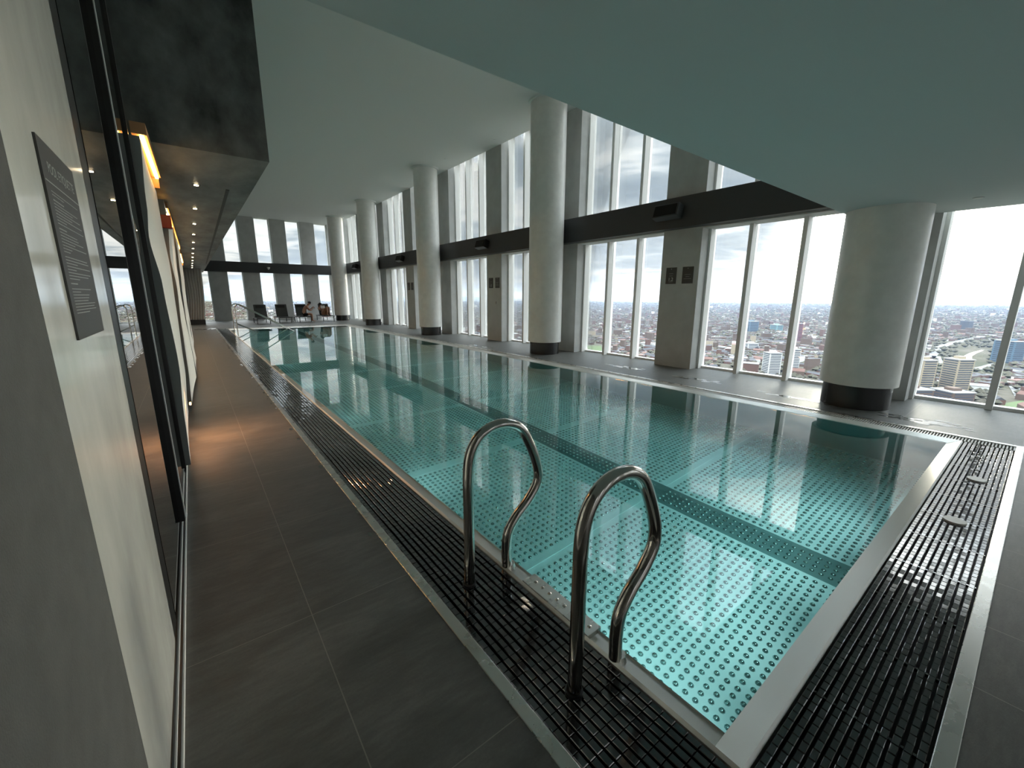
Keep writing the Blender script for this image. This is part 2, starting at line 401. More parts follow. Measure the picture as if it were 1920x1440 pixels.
part('trim_strip', b, M_steel, pool, bevel=0.003)
b = MB(); b.box(TX1, GXR, -0.002, YE - 0.05, -0.2, -0.12); 
b = MB()
for X0, X1, Y0, Y1 in ((TX1, RX0, -0.002, YE - .05), (RX1, GXR, -.002, YE - .05), (RX0, RX1, -.002, RY0), (RX0, RX1, RY1, YE - .05)):
    b.box(X0, X1, Y0, Y1, -0.16, -0.10)
part('gutter_channel', b, M_pan, pool)
b = MB(); b.quad((XL_, IY0, -0.031), (IX1, IY0, -0.031), (IX1, IY1, -0.031), (XL_, IY1, -0.031))
tag(b.build('pool_water', M_water), 'still clear turquoise water filling the swimming pool', 'water', kind='stuff')

# lamps added under water to brighten the pool, in side and end walls
M_uw = mat('added_pool_lamp_lens', (0.85, 0.95, 0.95), 0.2)
for k in range(13):
    if k < 9: p, ax = (IX0 + 0.02, 1.5 + 2.7 * k, -0.55), 'x'
    else: p, ax = (1.9 + 0.95 * (k - 9), IY0 + 0.02, -0.55), 'y'
    r = empty('added_pool_lamp', p); tag(r, 'added round lamp brightening the water from the %s pool wall' % ('left' if ax == 'x' else 'near end'), 'lamp', 'added pool lamps in the %s wall' % ('left' if ax == 'x' else 'near end'))
    b = MB(); n = 24; rr = 0.13; th = 0.012
    V = [((p[0] - .015 + (th if e else 0), p[1] + rr * math.cos(2 * PI * q / n), p[2] + rr * math.sin(2 * PI * q / n)) if ax == 'x' else (p[0] + rr * math.cos(2 * PI * q / n), p[1] - .015 + (th if e else 0), p[2] + rr * math.sin(2 * PI * q / n))) for e in (0, 1) for q in range(n)]
    b.add(V, [(q, (q + 1) % n, (q + 1) % n + n, q + n) for q in range(n)] + [tuple(range(n)), tuple(range(n, 2 * n))]); part('lens', b, M_uw, r)
    la = bpy.data.lights.new('added_pool_lamp_beam', 'AREA'); la.shape = 'DISK'; la.size = 0.24; la.energy = UWP * ((0.5 if k < 2 else 0.22) if ax == 'x' else 1.35); la.color = (0.86, 1.0, 1.0); la.spread = math.radians(105)
    lo = bpy.data.objects.new('added_pool_lamp_beam', la); C.objects.link(lo); lo.parent = r; lo.location = (0.10, 0, 0.02) if ax == 'x' else (0, 0.10, 0.02)
    lo.rotation_euler = (0, math.radians(-34), 0) if ax == 'x' else (math.radians(50), 0, 0)
# gratings
def long_grate(b, x0, x1, y0, y1, along, pitch, blen, gap=0.010):
    W_ = (x1 - x0) if along == 'y' else (y1 - y0); L = (y1 - y0) if along == 'y' else (x1 - x0)
    n = int(W_ / pitch); p = W_ / n; m = int(L / blen); q = L / m
    for i in range(n):
        for j in range(m):
            a0, a1 = i * p + gap / 2, (i + 1) * p - gap / 2; c0, c1 = j * q + 0.0010, (j + 1) * q - 0.0010
            zt = -0.006 - random.random() * 0.001; t = 0.0025
            tl = (random.random() - .5) * 0.0014
            A = (x0 + a0, x0 + a1, y0 + c0, y0 + c1) if along == 'y' else (x0 + c0, x0 + c1, y0 + a0, y0 + a1)
            b.add([(A[0], A[2], -.05), (A[1], A[2], -.05), (A[1], A[3], -.05), (A[0], A[3], -.05),
                   (A[0] , A[2], zt - t), (A[1], A[2], zt - t), (A[1], A[3], zt - t), (A[0], A[3], zt - t),
                   (A[0] + t, A[2] + t, zt + tl), (A[1] - t, A[2] + t, zt), (A[1] - t, A[3] - t, zt - tl), (A[0] + t, A[3] - t, zt)],
                  [(0, 1, 5, 4), (1, 2, 6, 5), (2, 3, 7, 6), (3, 0, 4, 7), (4, 5, 9, 8), (5, 6, 10, 9), (6, 7, 11, 10), (7, 4, 8, 11), (8, 9, 10, 11)])
b = MB(); long_grate(b, TX1 + .004, RX0 - .006, 0.0, YE - .06, 'y', 0.036, 0.052)
for k in range(0, 48): b.box(TX1 + .004, RX0 - .006, 0.25 + k * .5, 0.262 + k * .5, -0.06, -0.045)
tag(b.build('overflow_grating', M_grate), 'wet black overflow grating along the left poolside between trim and rim', 'grating')
NG = empty('overflow_grating', (4, 0.19, 0)); tag(NG, 'wide wet black grating across the near end of the pool with two pale discs', 'grating')
b = MB(); long_grate(b, RX0 - .002, RX1 + .0, 0.004, RY0 - .006, 'x', 0.031, 0.050)
for k in range(0, 11): b.box(RX0 + .1 + k * .5, RX0 + .112 + k * .5, 0.004, RY0 - .006, -0.06, -0.045)
part('grille', b, M_grate, NG)
M_disc = mat('off_white_plastic_cap', (0.55, 0.54, 0.50), 0.3)
for (px, py) in ((1831, 899), (1790, 976)):
    p = onz(px, py, 0)
    part('inspection_cap', MB().cyl(p.x, p.y, -0.010, 0.006, 0.062, 32), M_disc, NG, 'off white round inspection cap')
b = MB()
yy = 0.0
while yy < YE - .08:
    b.box(RX1 + .006, GXR - .004, yy, yy + 0.012, -0.045, -0.004); yy += 0.026
b.box(RX1 + .05, RX1 + .056, 0, YE - .06, -.05, -.02); b.box(GXR - .06, GXR - .054, 0, YE - .06, -.05, -.02)
tag(b.build('overflow_grating', M_slat), 'narrow pale slatted grating along the window side of the pool', 'grating')
b = MB()
xx = RX0
while xx < RX1: b.box(xx, xx + .012, RY1 + .006, YE - .056, -0.045, -0.004); xx += .026
tag(b.build('overflow_grating', M_slat), 'narrow slatted grating across the far end of the pool before the loungers', 'grating')

# ------------------------------------------------------------------ pool ladder: two handrails and a tread on the rim
def smooth_path(P, n=6):
    P = [Vector(p) for p in P]; out = []
    for i in range(len(P) - 1):
        p0, p1, p2, p3 = P[max(i - 1, 0)], P[i], P[i + 1], P[min(i + 2, len(P) - 1)]
        for k in range(n):
            t = k / n
            out.append(0.5 * ((2 * p1) + (-p0 + p2) * t + (2 * p0 - 5 * p1 + 4 * p2 - p3) * t * t + (-p0 + 3 * p1 - 3 * p2 + p3) * t ** 3))
    out.append(P[-1]); return out
prof = [(1.062, -0.02), (1.065, 0.10), (1.067, 0.42), (1.068, 0.66), (1.085, 0.775), (1.13, 0.85), (1.20, 0.893), (1.29, 0.905), (1.375, 0.884),
        (1.44, 0.836), (1.49, 0.755), (1.54, 0.645), (1.568, 0.545), (1.557, 0.465), (1.49, 0.38), (1.40, 0.303), (1.342, 0.225), (1.325, 0.125), (1.328, 0.0)]
for yy, lb in ((0.95, 'curved polished steel handrail nearest the camera, right one of the pool entry pair'),
               (1.77, 'curved polished steel handrail further from the camera, left one of the pool entry pair')):
    r = empty('handrail', (1.2, yy, 0)); tag(r, lb, 'handrail', 'curved pool entry handrails')
    part('tube', MB().tube(smooth_path([(a, yy, c) for a, c in prof], 5), 0.030, 18), M_tube, r)
    b = MB(); b.cyl(1.345, yy, -0.022, 0.012, 0.042, 24, 0.034)
    part('base_collar', b, M_steel, r)
    part('foot_collar', MB().cyl(1.062, yy, -0.02, 0.006, 0.038, 20), M_black, r)
tr = empty('ladder_tread', (1.36, 1.34, 0)); tag(tr, 'flat steel tread plate with raised studs on the pool rim between the handrails', 'tread')
part('plate', MB().box(1.312, 1.408, 1.10, 1.60, -0.02, 0.007), M_steel, tr, bevel=0.002)
for k in range(8):
    b = MB(); b.smooth = True; yy = 1.135 + k * 0.058; seg = 16; V = []
    for rr, hh in ((0.011, 0.0), (0.009, 0.004), (0.005, 0.006)):
        V += [(1.362 + rr * math.cos(2 * PI * q / seg), yy + rr * math.sin(2 * PI * q / seg), 0.007 + hh) for q in range(seg)]
    b.add(V, [(q + a * seg, (q + 1) % seg + a * seg, (q + 1) % seg + (a + 1) * seg, q + (a + 1) * seg) for a in (0, 1) for q in range(seg)] + [tuple(range(2 * seg, 3 * seg))])
    part('stud', b, M_tube, tr)

# far entry stairs' rails
for yy, lb in ((21.6, 'nearer sloping steel handrail of the far corner pool steps'), (23.3, 'farther sloping steel handrail of the far corner pool steps')):
    r = empty('stair_rail', (1.5, yy, 0)); tag(r, lb, 'handrail', 'sloping rails of the far pool steps')
    path = smooth_path([(1.49, yy, -0.03), (1.49, yy, 0.5), (1.49, yy, 1.02), (1.52, yy, 1.15), (1.62, yy, 1.21), (1.76, yy, 1.165), (2.4, yy, 0.78), (3.5, yy, 0.09), (4.0, yy, -0.25)], 5)
    part('top_rail', MB().tube(path, 0.021, 12), M_tube, r)
    part('lower_rail', MB().tube([(1.49, yy, 0.38), (1.95, yy, 0.13), (2.4, yy, -0.12)], 0.017, 10), M_tube, r)

# ------------------------------------------------------------------ left wall
XL = -0.24
M_plas = mat('polished_stone_plaster', (0.86, 0.86, 0.81), 0.11, var=0.13, vscale=2.2, stretch=(1, 1.6, 0.7), rvar=0.22, spec=0.6, coat=0.25)
M_wave = mat('pale_wave_panel', (0.74, 0.74, 0.70), 0.7)
M_waveshade = mat('shade_grey_wave_panel', (0.20, 0.21, 0.205), 0.7)  # darker copy of the panel colour, with the shade on its sides painted in
struct('wall_left', MB().box(XW - 0.35, XL, YB, 1.25, 0.0, ZL), M_grey)
b = MB(); b.box(XW - 0.35, -0.236, 1.25, YF, 0, 0.1); b.box(XW - .35, -0.222, 1.25, 4.5, 0, 0.045); struct('baseboard_left', b, M_black)
b = MB(); b.box(-0.222, -0.2165, -3, 6.8, 0, 0.03); b.box(-0.236, -0.231, 1.25, 4.5, 0.045, 0.06); struct('trim_30', b, M_mull)
struct('wall_left', MB().box(XW - 0.35, -0.259, 1.25, 2.13, 0.1, ZL), M_dark)
o = MB().box(-0.2585, XL, 1.251, 2.13, 0.101, ZL - .002).build('plaster_panel', M_plas); tag(o, 'tall polished pale stone plaster strip carrying the pool rules sign', 'wall panel')
d = empty('door_1', (XL, 2.7, 0)); d['kind'] = 'structure'
b = MB(); b.box(XW - 0.35, XL, 2.132, 2.28, 0.1, ZH); b.box(XW - .35, -0.255, 2.28, 3.36, 0.1, 0.13)
part('door_frame', b, M_black, d)
part('glass', MB().box(-0.246, -0.238, 2.28, 3.36, 0.13, ZH), M_door, d)
b = MB(); b.box(-0.246, -0.212, 3.36, 3.42, 0.1, ZH); part('door_jamb', b, M_black, d)
part('frame_edge', MB().box(-0.216, -0.208, 3.40, 3.43, 0.1, ZH), M_mull, d, 'silver edge strip')
part('glass', MB().box(-0.237, -0.229, 3.43, 4.46, 0.1, ZH), M_door, d)
b = MB(); b.box(-0.255, -0.2137, 4.46, 4.52, 0.1, ZH); part('door_jamb', b, M_black, d)
b = MB(); b.box(XW - .35, -0.26, 4.5, YF, 0.0, ZH); struct('wall_left', b, M_dark)

# wavy wall panels along the corridor
def lerp_tab(T, z):
    for (z0, a), (z1, c) in zip(T, T[1:]):
        if z <= z1: t = max(0, (z - z0) / (z1 - z0)); t = t * t * (3 - 2 * t); return a + (c - a) * t
    return T[-1][1]
def wave_panel(y0, y1, zt, near, far, label):
    b = MB(); ny, nz = 10, 40; V = []
    for j in range(nz + 1):
        zz = 0.10 + (zt - 0.10) * j / nz; a, c = lerp_tab(near, zz), lerp_tab(far, zz)
        for i in range(ny + 1):
            t = i / ny; V.append((a + (c - a) * t - 0.010 * math.sin(PI * t), y0 + (y1 - y0) * t, zz))
    b.smooth = True
    b.add(V, [(j * (ny + 1) + i, j * (ny + 1) + i + 1, (j + 1) * (ny + 1) + i + 1, (j + 1) * (ny + 1) + i) for j in range(nz) for i in range(ny)])
    b.smooth = False; b.cur = 1
    for i in (0, ny):
        A = [V[j * (ny + 1) + i] for j in range(nz + 1)]; B = [(-0.2598, p[1], p[2]) for p in A]
        b.add(A + B, [(j, j + 1, j + 1 + nz + 1, j + nz + 1) for j in range(nz)])
    for q in (nz, 0):
        A = [V[q * (ny + 1) + i] for i in range(ny + 1)]; b.add(A + [(-0.2598, p[1], p[2]) for p in A], [(i, i + 1, i + 1 + ny + 1, i + ny + 1) for i in range(ny)])
    o = b.build('wave_panel', [M_wave, M_waveshade]); tag(o, label, 'wall panel', 'wavy panels along the left wall'); return o
names = ['pale wavy wall panel directly beside the black door jamb', 'pale wavy wall panel below the red fire alarm', 'pale wavy wall panel third along the corridor',
         'pale wavy wall panel fourth along the corridor', 'pale wavy wall panel fifth along the corridor, before the rib wall', 'pale wavy wall panel last before the far rib wall']
def sw(base, a, ph): return [(z, base + a * math.sin(z * 2.3 + ph)) for z in (0, .4, .8, 1.2, 1.6, 2.0, 2.4, 2.8)]
PT = [(4.53, 6.75, [(.1, -.178), (.55, -.168), (1.02, -.146), (1.68, -.164), (2.05, -.198), (2.3, -.178), (2.8, -.152)], [(.1, -.2), (.7, -.163), (1.46, -.15), (1.9, -.142), (2.4, -.156), (2.9, -.158)]),
      (7.2, 9.6, [(.1, -.16), (.63, -.14), (1.22, -.134), (1.7, -.117), (2.06, -.134), (2.5, -.106), (2.8, -.11)], sw(-.10, .018, 1.0)),
      (9.95, 12.6, sw(-.085, .018, 2.0), sw(-.062, .02, 2.6)), (13.0, 17.4, sw(-.085, .015, .2), sw(-.085, .015, 1.4)), (17.8, 22.6, sw(-.105, .015, .5), sw(-.110, .015, 2.2)), (23.0, 28.6, sw(-.125, .012, 1.0), sw(-.14, .012, 2.0))]
for nm, (y0, y1, A_, B_) in zip(names, PT): wave_panel(y0, y1, 2.80, A_, B_, nm)
# warm light strips in the cove above the panels
M_led = mat('warm_led_diffuser', (0.9, 0.6, 0.3), 0.5, emit=(1.0, 0.50, 0.13), estr=6.5)
M_cove = mat('timber_coloured_cove', (0.45, 0.25, 0.12), 0.5)
for k, (xa, ya, xb, yb) in enumerate(((-0.150, 4.9, -0.125, 6.45), (-0.125, 8.6, -0.065, 15.5), (-0.07, 17.5, -0.05, 22.0))):
    r = empty('strip_light', (xa, ya, 2.95)); tag(r, ['short warm orange light strip above the first wavy panel', 'long warm orange light strip behind the red alarm', 'small far warm light strip at the corridor end'][k], 'light strip')
    part('diffuser', MB().obox(((xa + xb) / 2, (ya + yb) / 2, 2.90), ((xb - xa) / 2, (yb - ya) / 2, 0), (0.014, 0, 0), (0, 0, 0.010)), M_led, r)
    part('housing', MB().obox(((xa + xb) / 2 - 0.015, (ya + yb) / 2, 2.952), ((xb - xa) / 2, (yb - ya) / 2 + .03, 0), (0.05, 0, 0), (0, 0, 0.045)), M_cove, r)
    part('end_plate', MB().box(xb - 0.055, xb + 0.012, yb + 0.04, yb + 0.06, 2.80, 2.91), M_cove, r)
# red fire alarm
r = empty('fire_alarm', (-0.12, 6.9, 2.45)); tag(r, 'red fire alarm call box sticking out of the left wall', 'fire alarm')
M_red = mat('signal_red_plastic', (0.20, 0.010, 0.012), 0.35)
part('wall_bracket', MB().box(-0.2598, -0.18, 6.87, 6.93, 2.43, 2.53), M_black, r)
part('housing', MB().box(-0.19, -0.062, 6.85, 6.95, 2.41, 2.565), M_red, r, bevel=0.006)
part('beacon', MB().cyl(-0.085, 6.88, 2.555, 2.585, 0.014, 16), mat('warm_lit_lens', (1, .8, .5), 0.3, emit=(1, 0.6, 0.2), estr=3), r, 'small amber beacon')
part('test_key', MB().cyl(-0.175, 6.86, 2.395, 2.41, 0.008, 10), mat('white_plastic', (0.8, 0.8, 0.78), 0.4), r)
# slot and downlights in the soffit
struct('trim_31', MB().obox((0.69, 15.5, 2.9985), (0.10, 8.4, 0), (0.020, 0, 0), (0, 0, 0.004)), M_pan)
M_lamp = mat('warm_lamp_face', (1, .9, .7), 0.4, emit=(1.0, 0.78, 0.48), estr=9)
M_ring = mat('black_lamp_ring', (0.02, 0.02, 0.02), 0.4)
ld = bpy.data.lights.new('downlight_beam', 'SPOT'); ld.energy = 9; ld.color = (1.0, 0.62, 0.36); ld.spot_size = math.radians(80); ld.spot_blend = 0.8; ld.shadow_soft_size = 0.03
dl = empty('downlight', (0.25, 7.05, 3.0)); tag(dl, 'small square recessed warm downlight in the corridor soffit, nearest of the row', 'downlight', 'downlights in the dark soffit')
rg = part('ring', MB().box(-0.042, 0.042, -0.042, 0.042, -0.004, 0.0), M_ring, dl, local=True)
part('lamp', MB().box(-0.022, 0.022, -0.022, 0.022, -0.010, -0.004), M_lamp, rg, local=True)
lo = bpy.data.objects.new('lamp_beam', ld); C.objects.link(lo); lo.parent = dl; lo.location = (0, 0, -0.03)
ords = ['second', 'third', 'fourth', 'fifth', 'sixth', 'seventh', 'eighth', 'ninth', 'tenth', 'eleventh', 'twelfth']
for k in range(1, 12):
    c = copy_tree(dl); c.location = (0.25 + 0.004 * k, 7.05 + 1.86 * k, 3.0); c['label'] = 'small recessed warm downlight in the corridor soffit, %s from the camera' % ords[k - 1]
# low lamp washing the floor beside the door
r = empty('floor_washer', (-0.2, 5.75, 0.4)); tag(r, 'tiny warm lamp low on the left wall washing the floor orange', 'lamp')
part('lens', MB().box(-0.150, -0.135, 5.70, 5.76, 0.40, 0.42), M_led, r)
l2 = bpy.data.lights.new('floor_washer_beam', 'SPOT'); l2.energy = 8; l2.color = (1.0, 0.42, 0.17); l2.spot_size = math.radians(150); l2.spot_blend = 1; l2.shadow_soft_size = 0.03
lo = bpy.data.objects.new('floor_washer_beam', l2); C.objects.link(lo); lo.parent = r; lo.matrix_parent_inverse = r.matrix_basis.inverted(); lo.location = (-0.12, 5.75, 0.62); lo.rotation_euler = (0, math.radians(-38), 0)
# rib wall at the corridor end
r = empty('rib_wall', (0.2, 28.7, 0)); tag(r, 'grey wall of wavy vertical ribs closing the corridor at the far end', 'wall panel')
part('plinth', MB().box(-0.26, 0.545, 28.7, 29.0, 0, 0.28), M_plinth, r)
for k in range(7):
    b = MB(); n = 24; V = []; b.smooth = True
    for j in range(n + 1):
        u = j / n; zz = 0.28 + 2.72 * u
        xc = -0.20 + 0.117 * k + 0.05 * math.sin(PI * 1.6 * u - 0.6) * (1.0 - 0.1 * k) + 0.16 * u
        for q, (dx, dy) in enumerate(((-0.062, 0.06), (-0.04, 0.02), (0.0, -0.03), (0.035, 0.0), (0.058, 0.07))): V.append((xc + dx, 28.74 + dy, zz))
    b.add(V, [(j * 5 + q, j * 5 + q + 1, (j + 1) * 5 + q + 1, (j + 1) * 5 + q) for j in range(n) for q in range(4)])
    part('rib', b, mat('grey_rib_plaster', (0.36, 0.36, 0.34), 0.8), r)
part('backing', MB().box(-0.26, 0.56, 28.80, 29.0, 0.28, 3.0), M_waveshade, r)

# ------------------------------------------------------------------ signs
M_sign = mat('charcoal_sign_face', (0.050, 0.050, 0.048), 0.5)
M_ink = mat('pale_sign_lettering', (0.42, 0.43, 0.41), 0.6)
def text_mesh(txt, size):
    cu = bpy.data.curves.new('lettering', 'FONT'); cu.body = txt; cu.size = size; cu.extrude = 0.0004; cu.align_x = 'LEFT'
    o = bpy.data.objects.new('lettering', cu); C.objects.link(o)
    dg = bpy.context.evaluated_depsgraph_get(); dg.update(); me = bpy.data.meshes.new_from_object(o.evaluated_get(dg))
    bpy.data.objects.remove(o); return me
def put_text(txt, size, name, parent, mtx, m):
    me = text_mesh(txt, size); me.materials.clear(); me.materials.append(m)
    o = bpy.data.objects.new(name, me); C.objects.link(o); o.parent = parent; o.matrix_parent_inverse = parent.matrix_basis.inverted(); o.matrix_basis = mtx
    return o
# rules board on the plaster (faces +x, reads towards +y)
SY0, SY1, SZ0, SZ1 = 1.495, 1.885, 1.487, 1.965
r = empty('rules_sign', (XL, 1.69, 1.5)); tag(r, 'dark pool etiquette board with rows of small pale text on the plaster strip', 'sign')
part('board', MB().box(XL, XL + 0.005, SY0, SY1, SZ0, SZ1), M_sign, r)
XS = XL + 0.0055
def wall_mtx(y, z): return Matrix(((0, 0, 1, XS), (1, 0, 0, y), (0, 1, 0, z), (0, 0, 0, 1)))
put_text('POOL ETIQUETTE', 0.036, 'heading', r, wall_mtx(SY0 + 0.055, SZ1 - 0.072), M_ink)
part('rule_line', MB().box(XS - .001, XS + .0004, SY0 + 0.006, SY1 - 0.004, SZ1 - 0.098, SZ1 - 0.0955), M_ink, r)
rows = [(0.30, 1), (0.12, 1), None, (0.11, 2), (0.27, 1), (0.2, 1), (0.29, 1), (0.18, 1), (0.3, 1), (0.1, 1), (0.31, 1), None, (0.08, 2), (0.20, 1), (0.21, 1), (0.27, 1), (0.15, 1), (0.3, 1), (0.1, 1), (0.07, 1),
        None, (0.28, 1), (0.29, 1), (0.13, 1), (0.3, 1), (0.1, 1), (0.29, 1), (0.25, 1), (0.12, 1), None, (0.08, 2), None, (0.25, 1), (0.1, 1), (0.21, 1), (0.2, 1), (0.18, 1), (0.28, 1), (0.26, 1), (0.28, 1), (0.17, 1)]
zz = SZ1 - 0.118; blk = MB()
for q in rows:
    if q is None:
        if blk.v: part('text_block', blk, M_ink, r); blk = MB()
        zz -= 0.005; continue
    y0 = SY0 + 0.04; 
    yend = y0 + q[0]; 
    while y0 < yend:                                     # words far too small to read in the photograph
        wl = random.uniform(0.008, 0.026); wl = min(wl, yend - y0 + 0.001); blk.box(XS - .001, XS + .0004, y0, y0 + wl, zz, zz + 0.0020 + 0.0010 * (q[1] - 1)); y0 += wl + 0.0025
    zz -= 0.0077
part('text_block', blk, M_ink, r)
# depth signs on the piers (face -x, read towards -y)
def depth_sign(y1, y0, z0, z1, big, label):
    xf = XP; r = empty('depth_sign', (xf, (y0 + y1) / 2, z0)); tag(r, label, 'sign', 'poolside signs on the piers')
    part('plate', MB().box(xf - 0.010, xf, y0, y1, z0, z1), M_sign, r)
    xs = xf - 0.0105; cy0 = (y0 + y1) / 2
    b = MB(); b.add([(xs, cy0 - .014, z1 - .025), (xs, cy0 + .014, z1 - .025), (xs, cy0, z1 - .05)], [(0, 1, 2)]); part('emblem', b, M_ink, r)
    hs = ((.05, .222), (.045, .172), (.05, .040)) if big else ((.07, .19), (.045, .145), (.088, .10))
    for hw, zz in hs: part('text_line', MB().box(xs - .0004, xs, cy0 - hw, cy0 + hw, z0 + zz, z0 + zz + .006), M_ink, r)
    if big:
        M4 = Matrix(((0, 0, -1, xs), (-1, 0, 0, cy0 + 0.068), (0, 1, 0, z0 + 0.066), (0, 0, 0, 1)))
        put_text('1.2', 0.105, 'depth_figure', r, M4, mat('light_figure_vinyl', (0.7, 0.7, 0.68), 0.6))
for k, (pa, nm) in enumerate(((4.80, 'nearest signed pier'), (12.0, 'pier between the second and third columns'), (19.2, 'far pier between the third and fourth columns'))):
    depth_sign(pa + 0.77, pa + 0.515, 1.89, 2.25, True, 'sign with large white 1.2 on the ' + nm)
    depth_sign(pa + 0.37, pa + 0.115, 1.89, 2.25, False, 'sign with three short text lines on the ' + nm)
r = empty('wall_socket', (XP, 12.35, 1.37)); tag(r, 'small pale switch plate below the signs on the pier between columns', 'switch')
part('plate', MB().box(XP - .012, XP, 12.33, 12.42, 1.33, 1.42), mat('pale_switch_plastic', (0.5, 0.5, 0.46), 0.5), r)
part('rocker', MB().box(XP - .018, XP - .012, 12.305, 12.325, 1.33, 1.42), M_black, r)
# loudspeakers on the beam
for yc, nm in ((5.42, 'near the low ceiling edge'), (12.65, 'between the second and third columns'), (19.9, 'between the third and fourth columns'), (26.9, 'between the fourth and fifth columns')):
    r = empty('loudspeaker', (8.4, yc, 3.36)); tag(r, 'small black loudspeaker box fixed on the dark beam ' + nm, 'loudspeaker', 'loudspeakers on the beam')
    part('cabinet', MB().obox((8.38, yc, 3.38), (0.09, 0, -0.03), (0, 0.30, 0), (0.04, 0, 0.13)), M_beam if yc < 6 else M_black, r, bevel=0.01)
    part('grille', MB().obox((8.285, yc, 3.41), (0.006, 0, -0.002), (0, 0.26, 0), (0.035, 0, 0.105)), mat('black_speaker_cloth', (0.006, 0.006, 0.006), 0.9), r)
    part('bracket', MB().box(8.44, 8.50, yc - .03, yc + .03, 3.28, 3.48), M_black, r)
r = empty('dome_camera', (4.36, YF - .2, 3.33)); tag(r, 'small white security dome fixed on the far dark beam', 'camera')
b = MB(); b.smooth = True; b.cyl(4.36, YF - .22, 3.36, 3.42, 0.09, 24); part('mount', b, M_wave, r)
part('dome', MB().cyl(4.36, YF - .22, 3.27, 3.36, 0.035, 24, 0.085), mat('white_dome_plastic', (0.75, 0.75, 0.75), 0.3), r)
# little ceiling discs
for (px, py, zz, lb) in ((1835, 370, ZL, 'flat pale ceiling disc on the low ceiling above the right windows'), (835, 298, ZH, 'tiny sprinkler disc on the high ceiling near the third column'), (928, 262, ZH, 'tiny sprinkler disc on the high ceiling near the second column')):
    p = onz(px, py, zz); o = MB().cyl(p.x, p.y, zz - 0.012, zz, 0.05, 24).build('ceiling_disc', M_ceil); tag(o, lb, 'ceiling disc')

# ------------------------------------------------------------------ loungers
M_fab = mat('charcoal_sling_fabric', (0.055, 0.060, 0.058), 0.8, var=0.1, vscale=60)
M_lf = mat('dark_lounger_frame', (0.035, 0.035, 0.036), 0.4)
M_pil = mat('black_head_cushion', (0.018, 0.018, 0.018), 0.8)
def make_lounger():
    r = empty('sun_lounger')
    W2, L = 0.33, 1.95; SH = 0.34; hy = 1.05; A = math.radians(66); BL = 0.78
    b = MB()
    for s in (-1, 1): b.box(s * W2 - .018, s * W2 + .018, 0, L, SH - .045, SH)
    b.box(-W2, W2, 0, .035, SH - .045, SH); b.box(-W2, W2, L - .035, L, SH - .045, SH); b.box(-W2, W2, hy - .02, hy + .02, SH - .05, SH - .01)
    part('frame', b, M_lf, r, local=True, bevel=0.004)
    for yy in (0.12, L - .15):
        for s in (-1, 1): part('leg', MB().box(s * (W2 - .01) - .018, s * (W2 - .01) + .018, yy - .02, yy + .02, 0, SH - .045), M_lf, r, local=True)
    b = MB(); n = 10; V = []
    for j in range(n + 1):
        yy = 0.03 + (hy - .03) * j / n; V += [(-W2 + .018, yy, SH - .01), (0, yy, SH - .022), (W2 - .018, yy, SH - .01)]
    b.smooth = True; b.add(V, [(j * 3 + q, j * 3 + q + 1, j * 3 + q + 4, j * 3 + q + 3) for j in range(n) for q in (0, 1)])
    b.add([(x_, y_, z_ - .006) for x_, y_, z_ in V], [(j * 3 + q, j * 3 + q + 3, j * 3 + q + 4, j * 3 + q + 1) for j in range(n) for q in (0, 1)])
    part('seat_sling', b, M_fab, r, local=True)
    ca, sa = math.cos(A), math.sin(A)
    b = MB()
    for s in (-1, 1): b.obox((s * (W2 - .03), hy + BL / 2 * ca, SH + BL / 2 * sa), (.014, 0, 0), (0, BL / 2 * ca, BL / 2 * sa), (0, -.014 * sa, .014 * ca))
    b.obox((0, hy + BL * ca, SH + BL * sa), (W2 - .016, 0, 0), (0, .014 * ca, .014 * sa), (0, -.014 * sa, .014 * ca))
    bf = part('back_frame', b, M_lf, r, local=True)
    part('back_sling', MB().obox((0, hy + BL / 2 * ca, SH + BL / 2 * sa), (W2 - .04, 0, 0), (0, BL / 2 * ca, BL / 2 * sa), (0, -.004 * sa, .004 * ca)), M_fab, bf, local=True)
    part('head_cushion', MB().obox((0, hy + BL * .86 * ca - .02, SH + BL * .86 * sa), (W2 - .12, 0, 0), (0, .08 * ca, .08 * sa), (0, -.018 * sa, .018 * ca)), M_pil, bf, local=True, bevel=0.01)
    b = MB(); b.box(-.012, .012, hy + .25, hy + .6, SH - .03, SH - .01); b.obox((0, hy + .42, SH + .17), (.01, 0, 0), (0, .14, -.19), (0, .01, .008))
    part('prop_bar', b, M_lf, r, local=True)
    return r
L0 = make_lounger()
spots = [(3.20, 27.25), (4.38, 27.75), (5.52, 28.0), (6.95, 28.3)]
llab = ['empty dark sun lounger with raised back, leftmost, behind the steel stair rail', 'empty dark sun lounger, second from left, with raised back',
        'dark sun lounger on which the person in dark shorts sits', 'dark sun lounger on which the person with raised knees reads, beside the corner column']
for i, (x_, y_) in enumerate(spots):
    o = L0 if i == 0 else copy_tree(L0)
    o.location = (x_, y_, 0); tag(o, llab[i], 'sun lounger', 'sun loungers at the far end')
tb = empty('side_table', (4.95, 28.5, 0)); tag(tb, 'low small dark table between the second and third loungers', 'table')
part('table_top', MB().box(4.82, 5.08, 28.2, 28.8, .30, .33), M_lf, tb)
for sx in (4.84, 5.06):
    for sy in (28.24, 28.76): part('leg', MB().box(sx - .012, sx + .012, sy - .012, sy + .012, 0, .30), M_lf, tb)

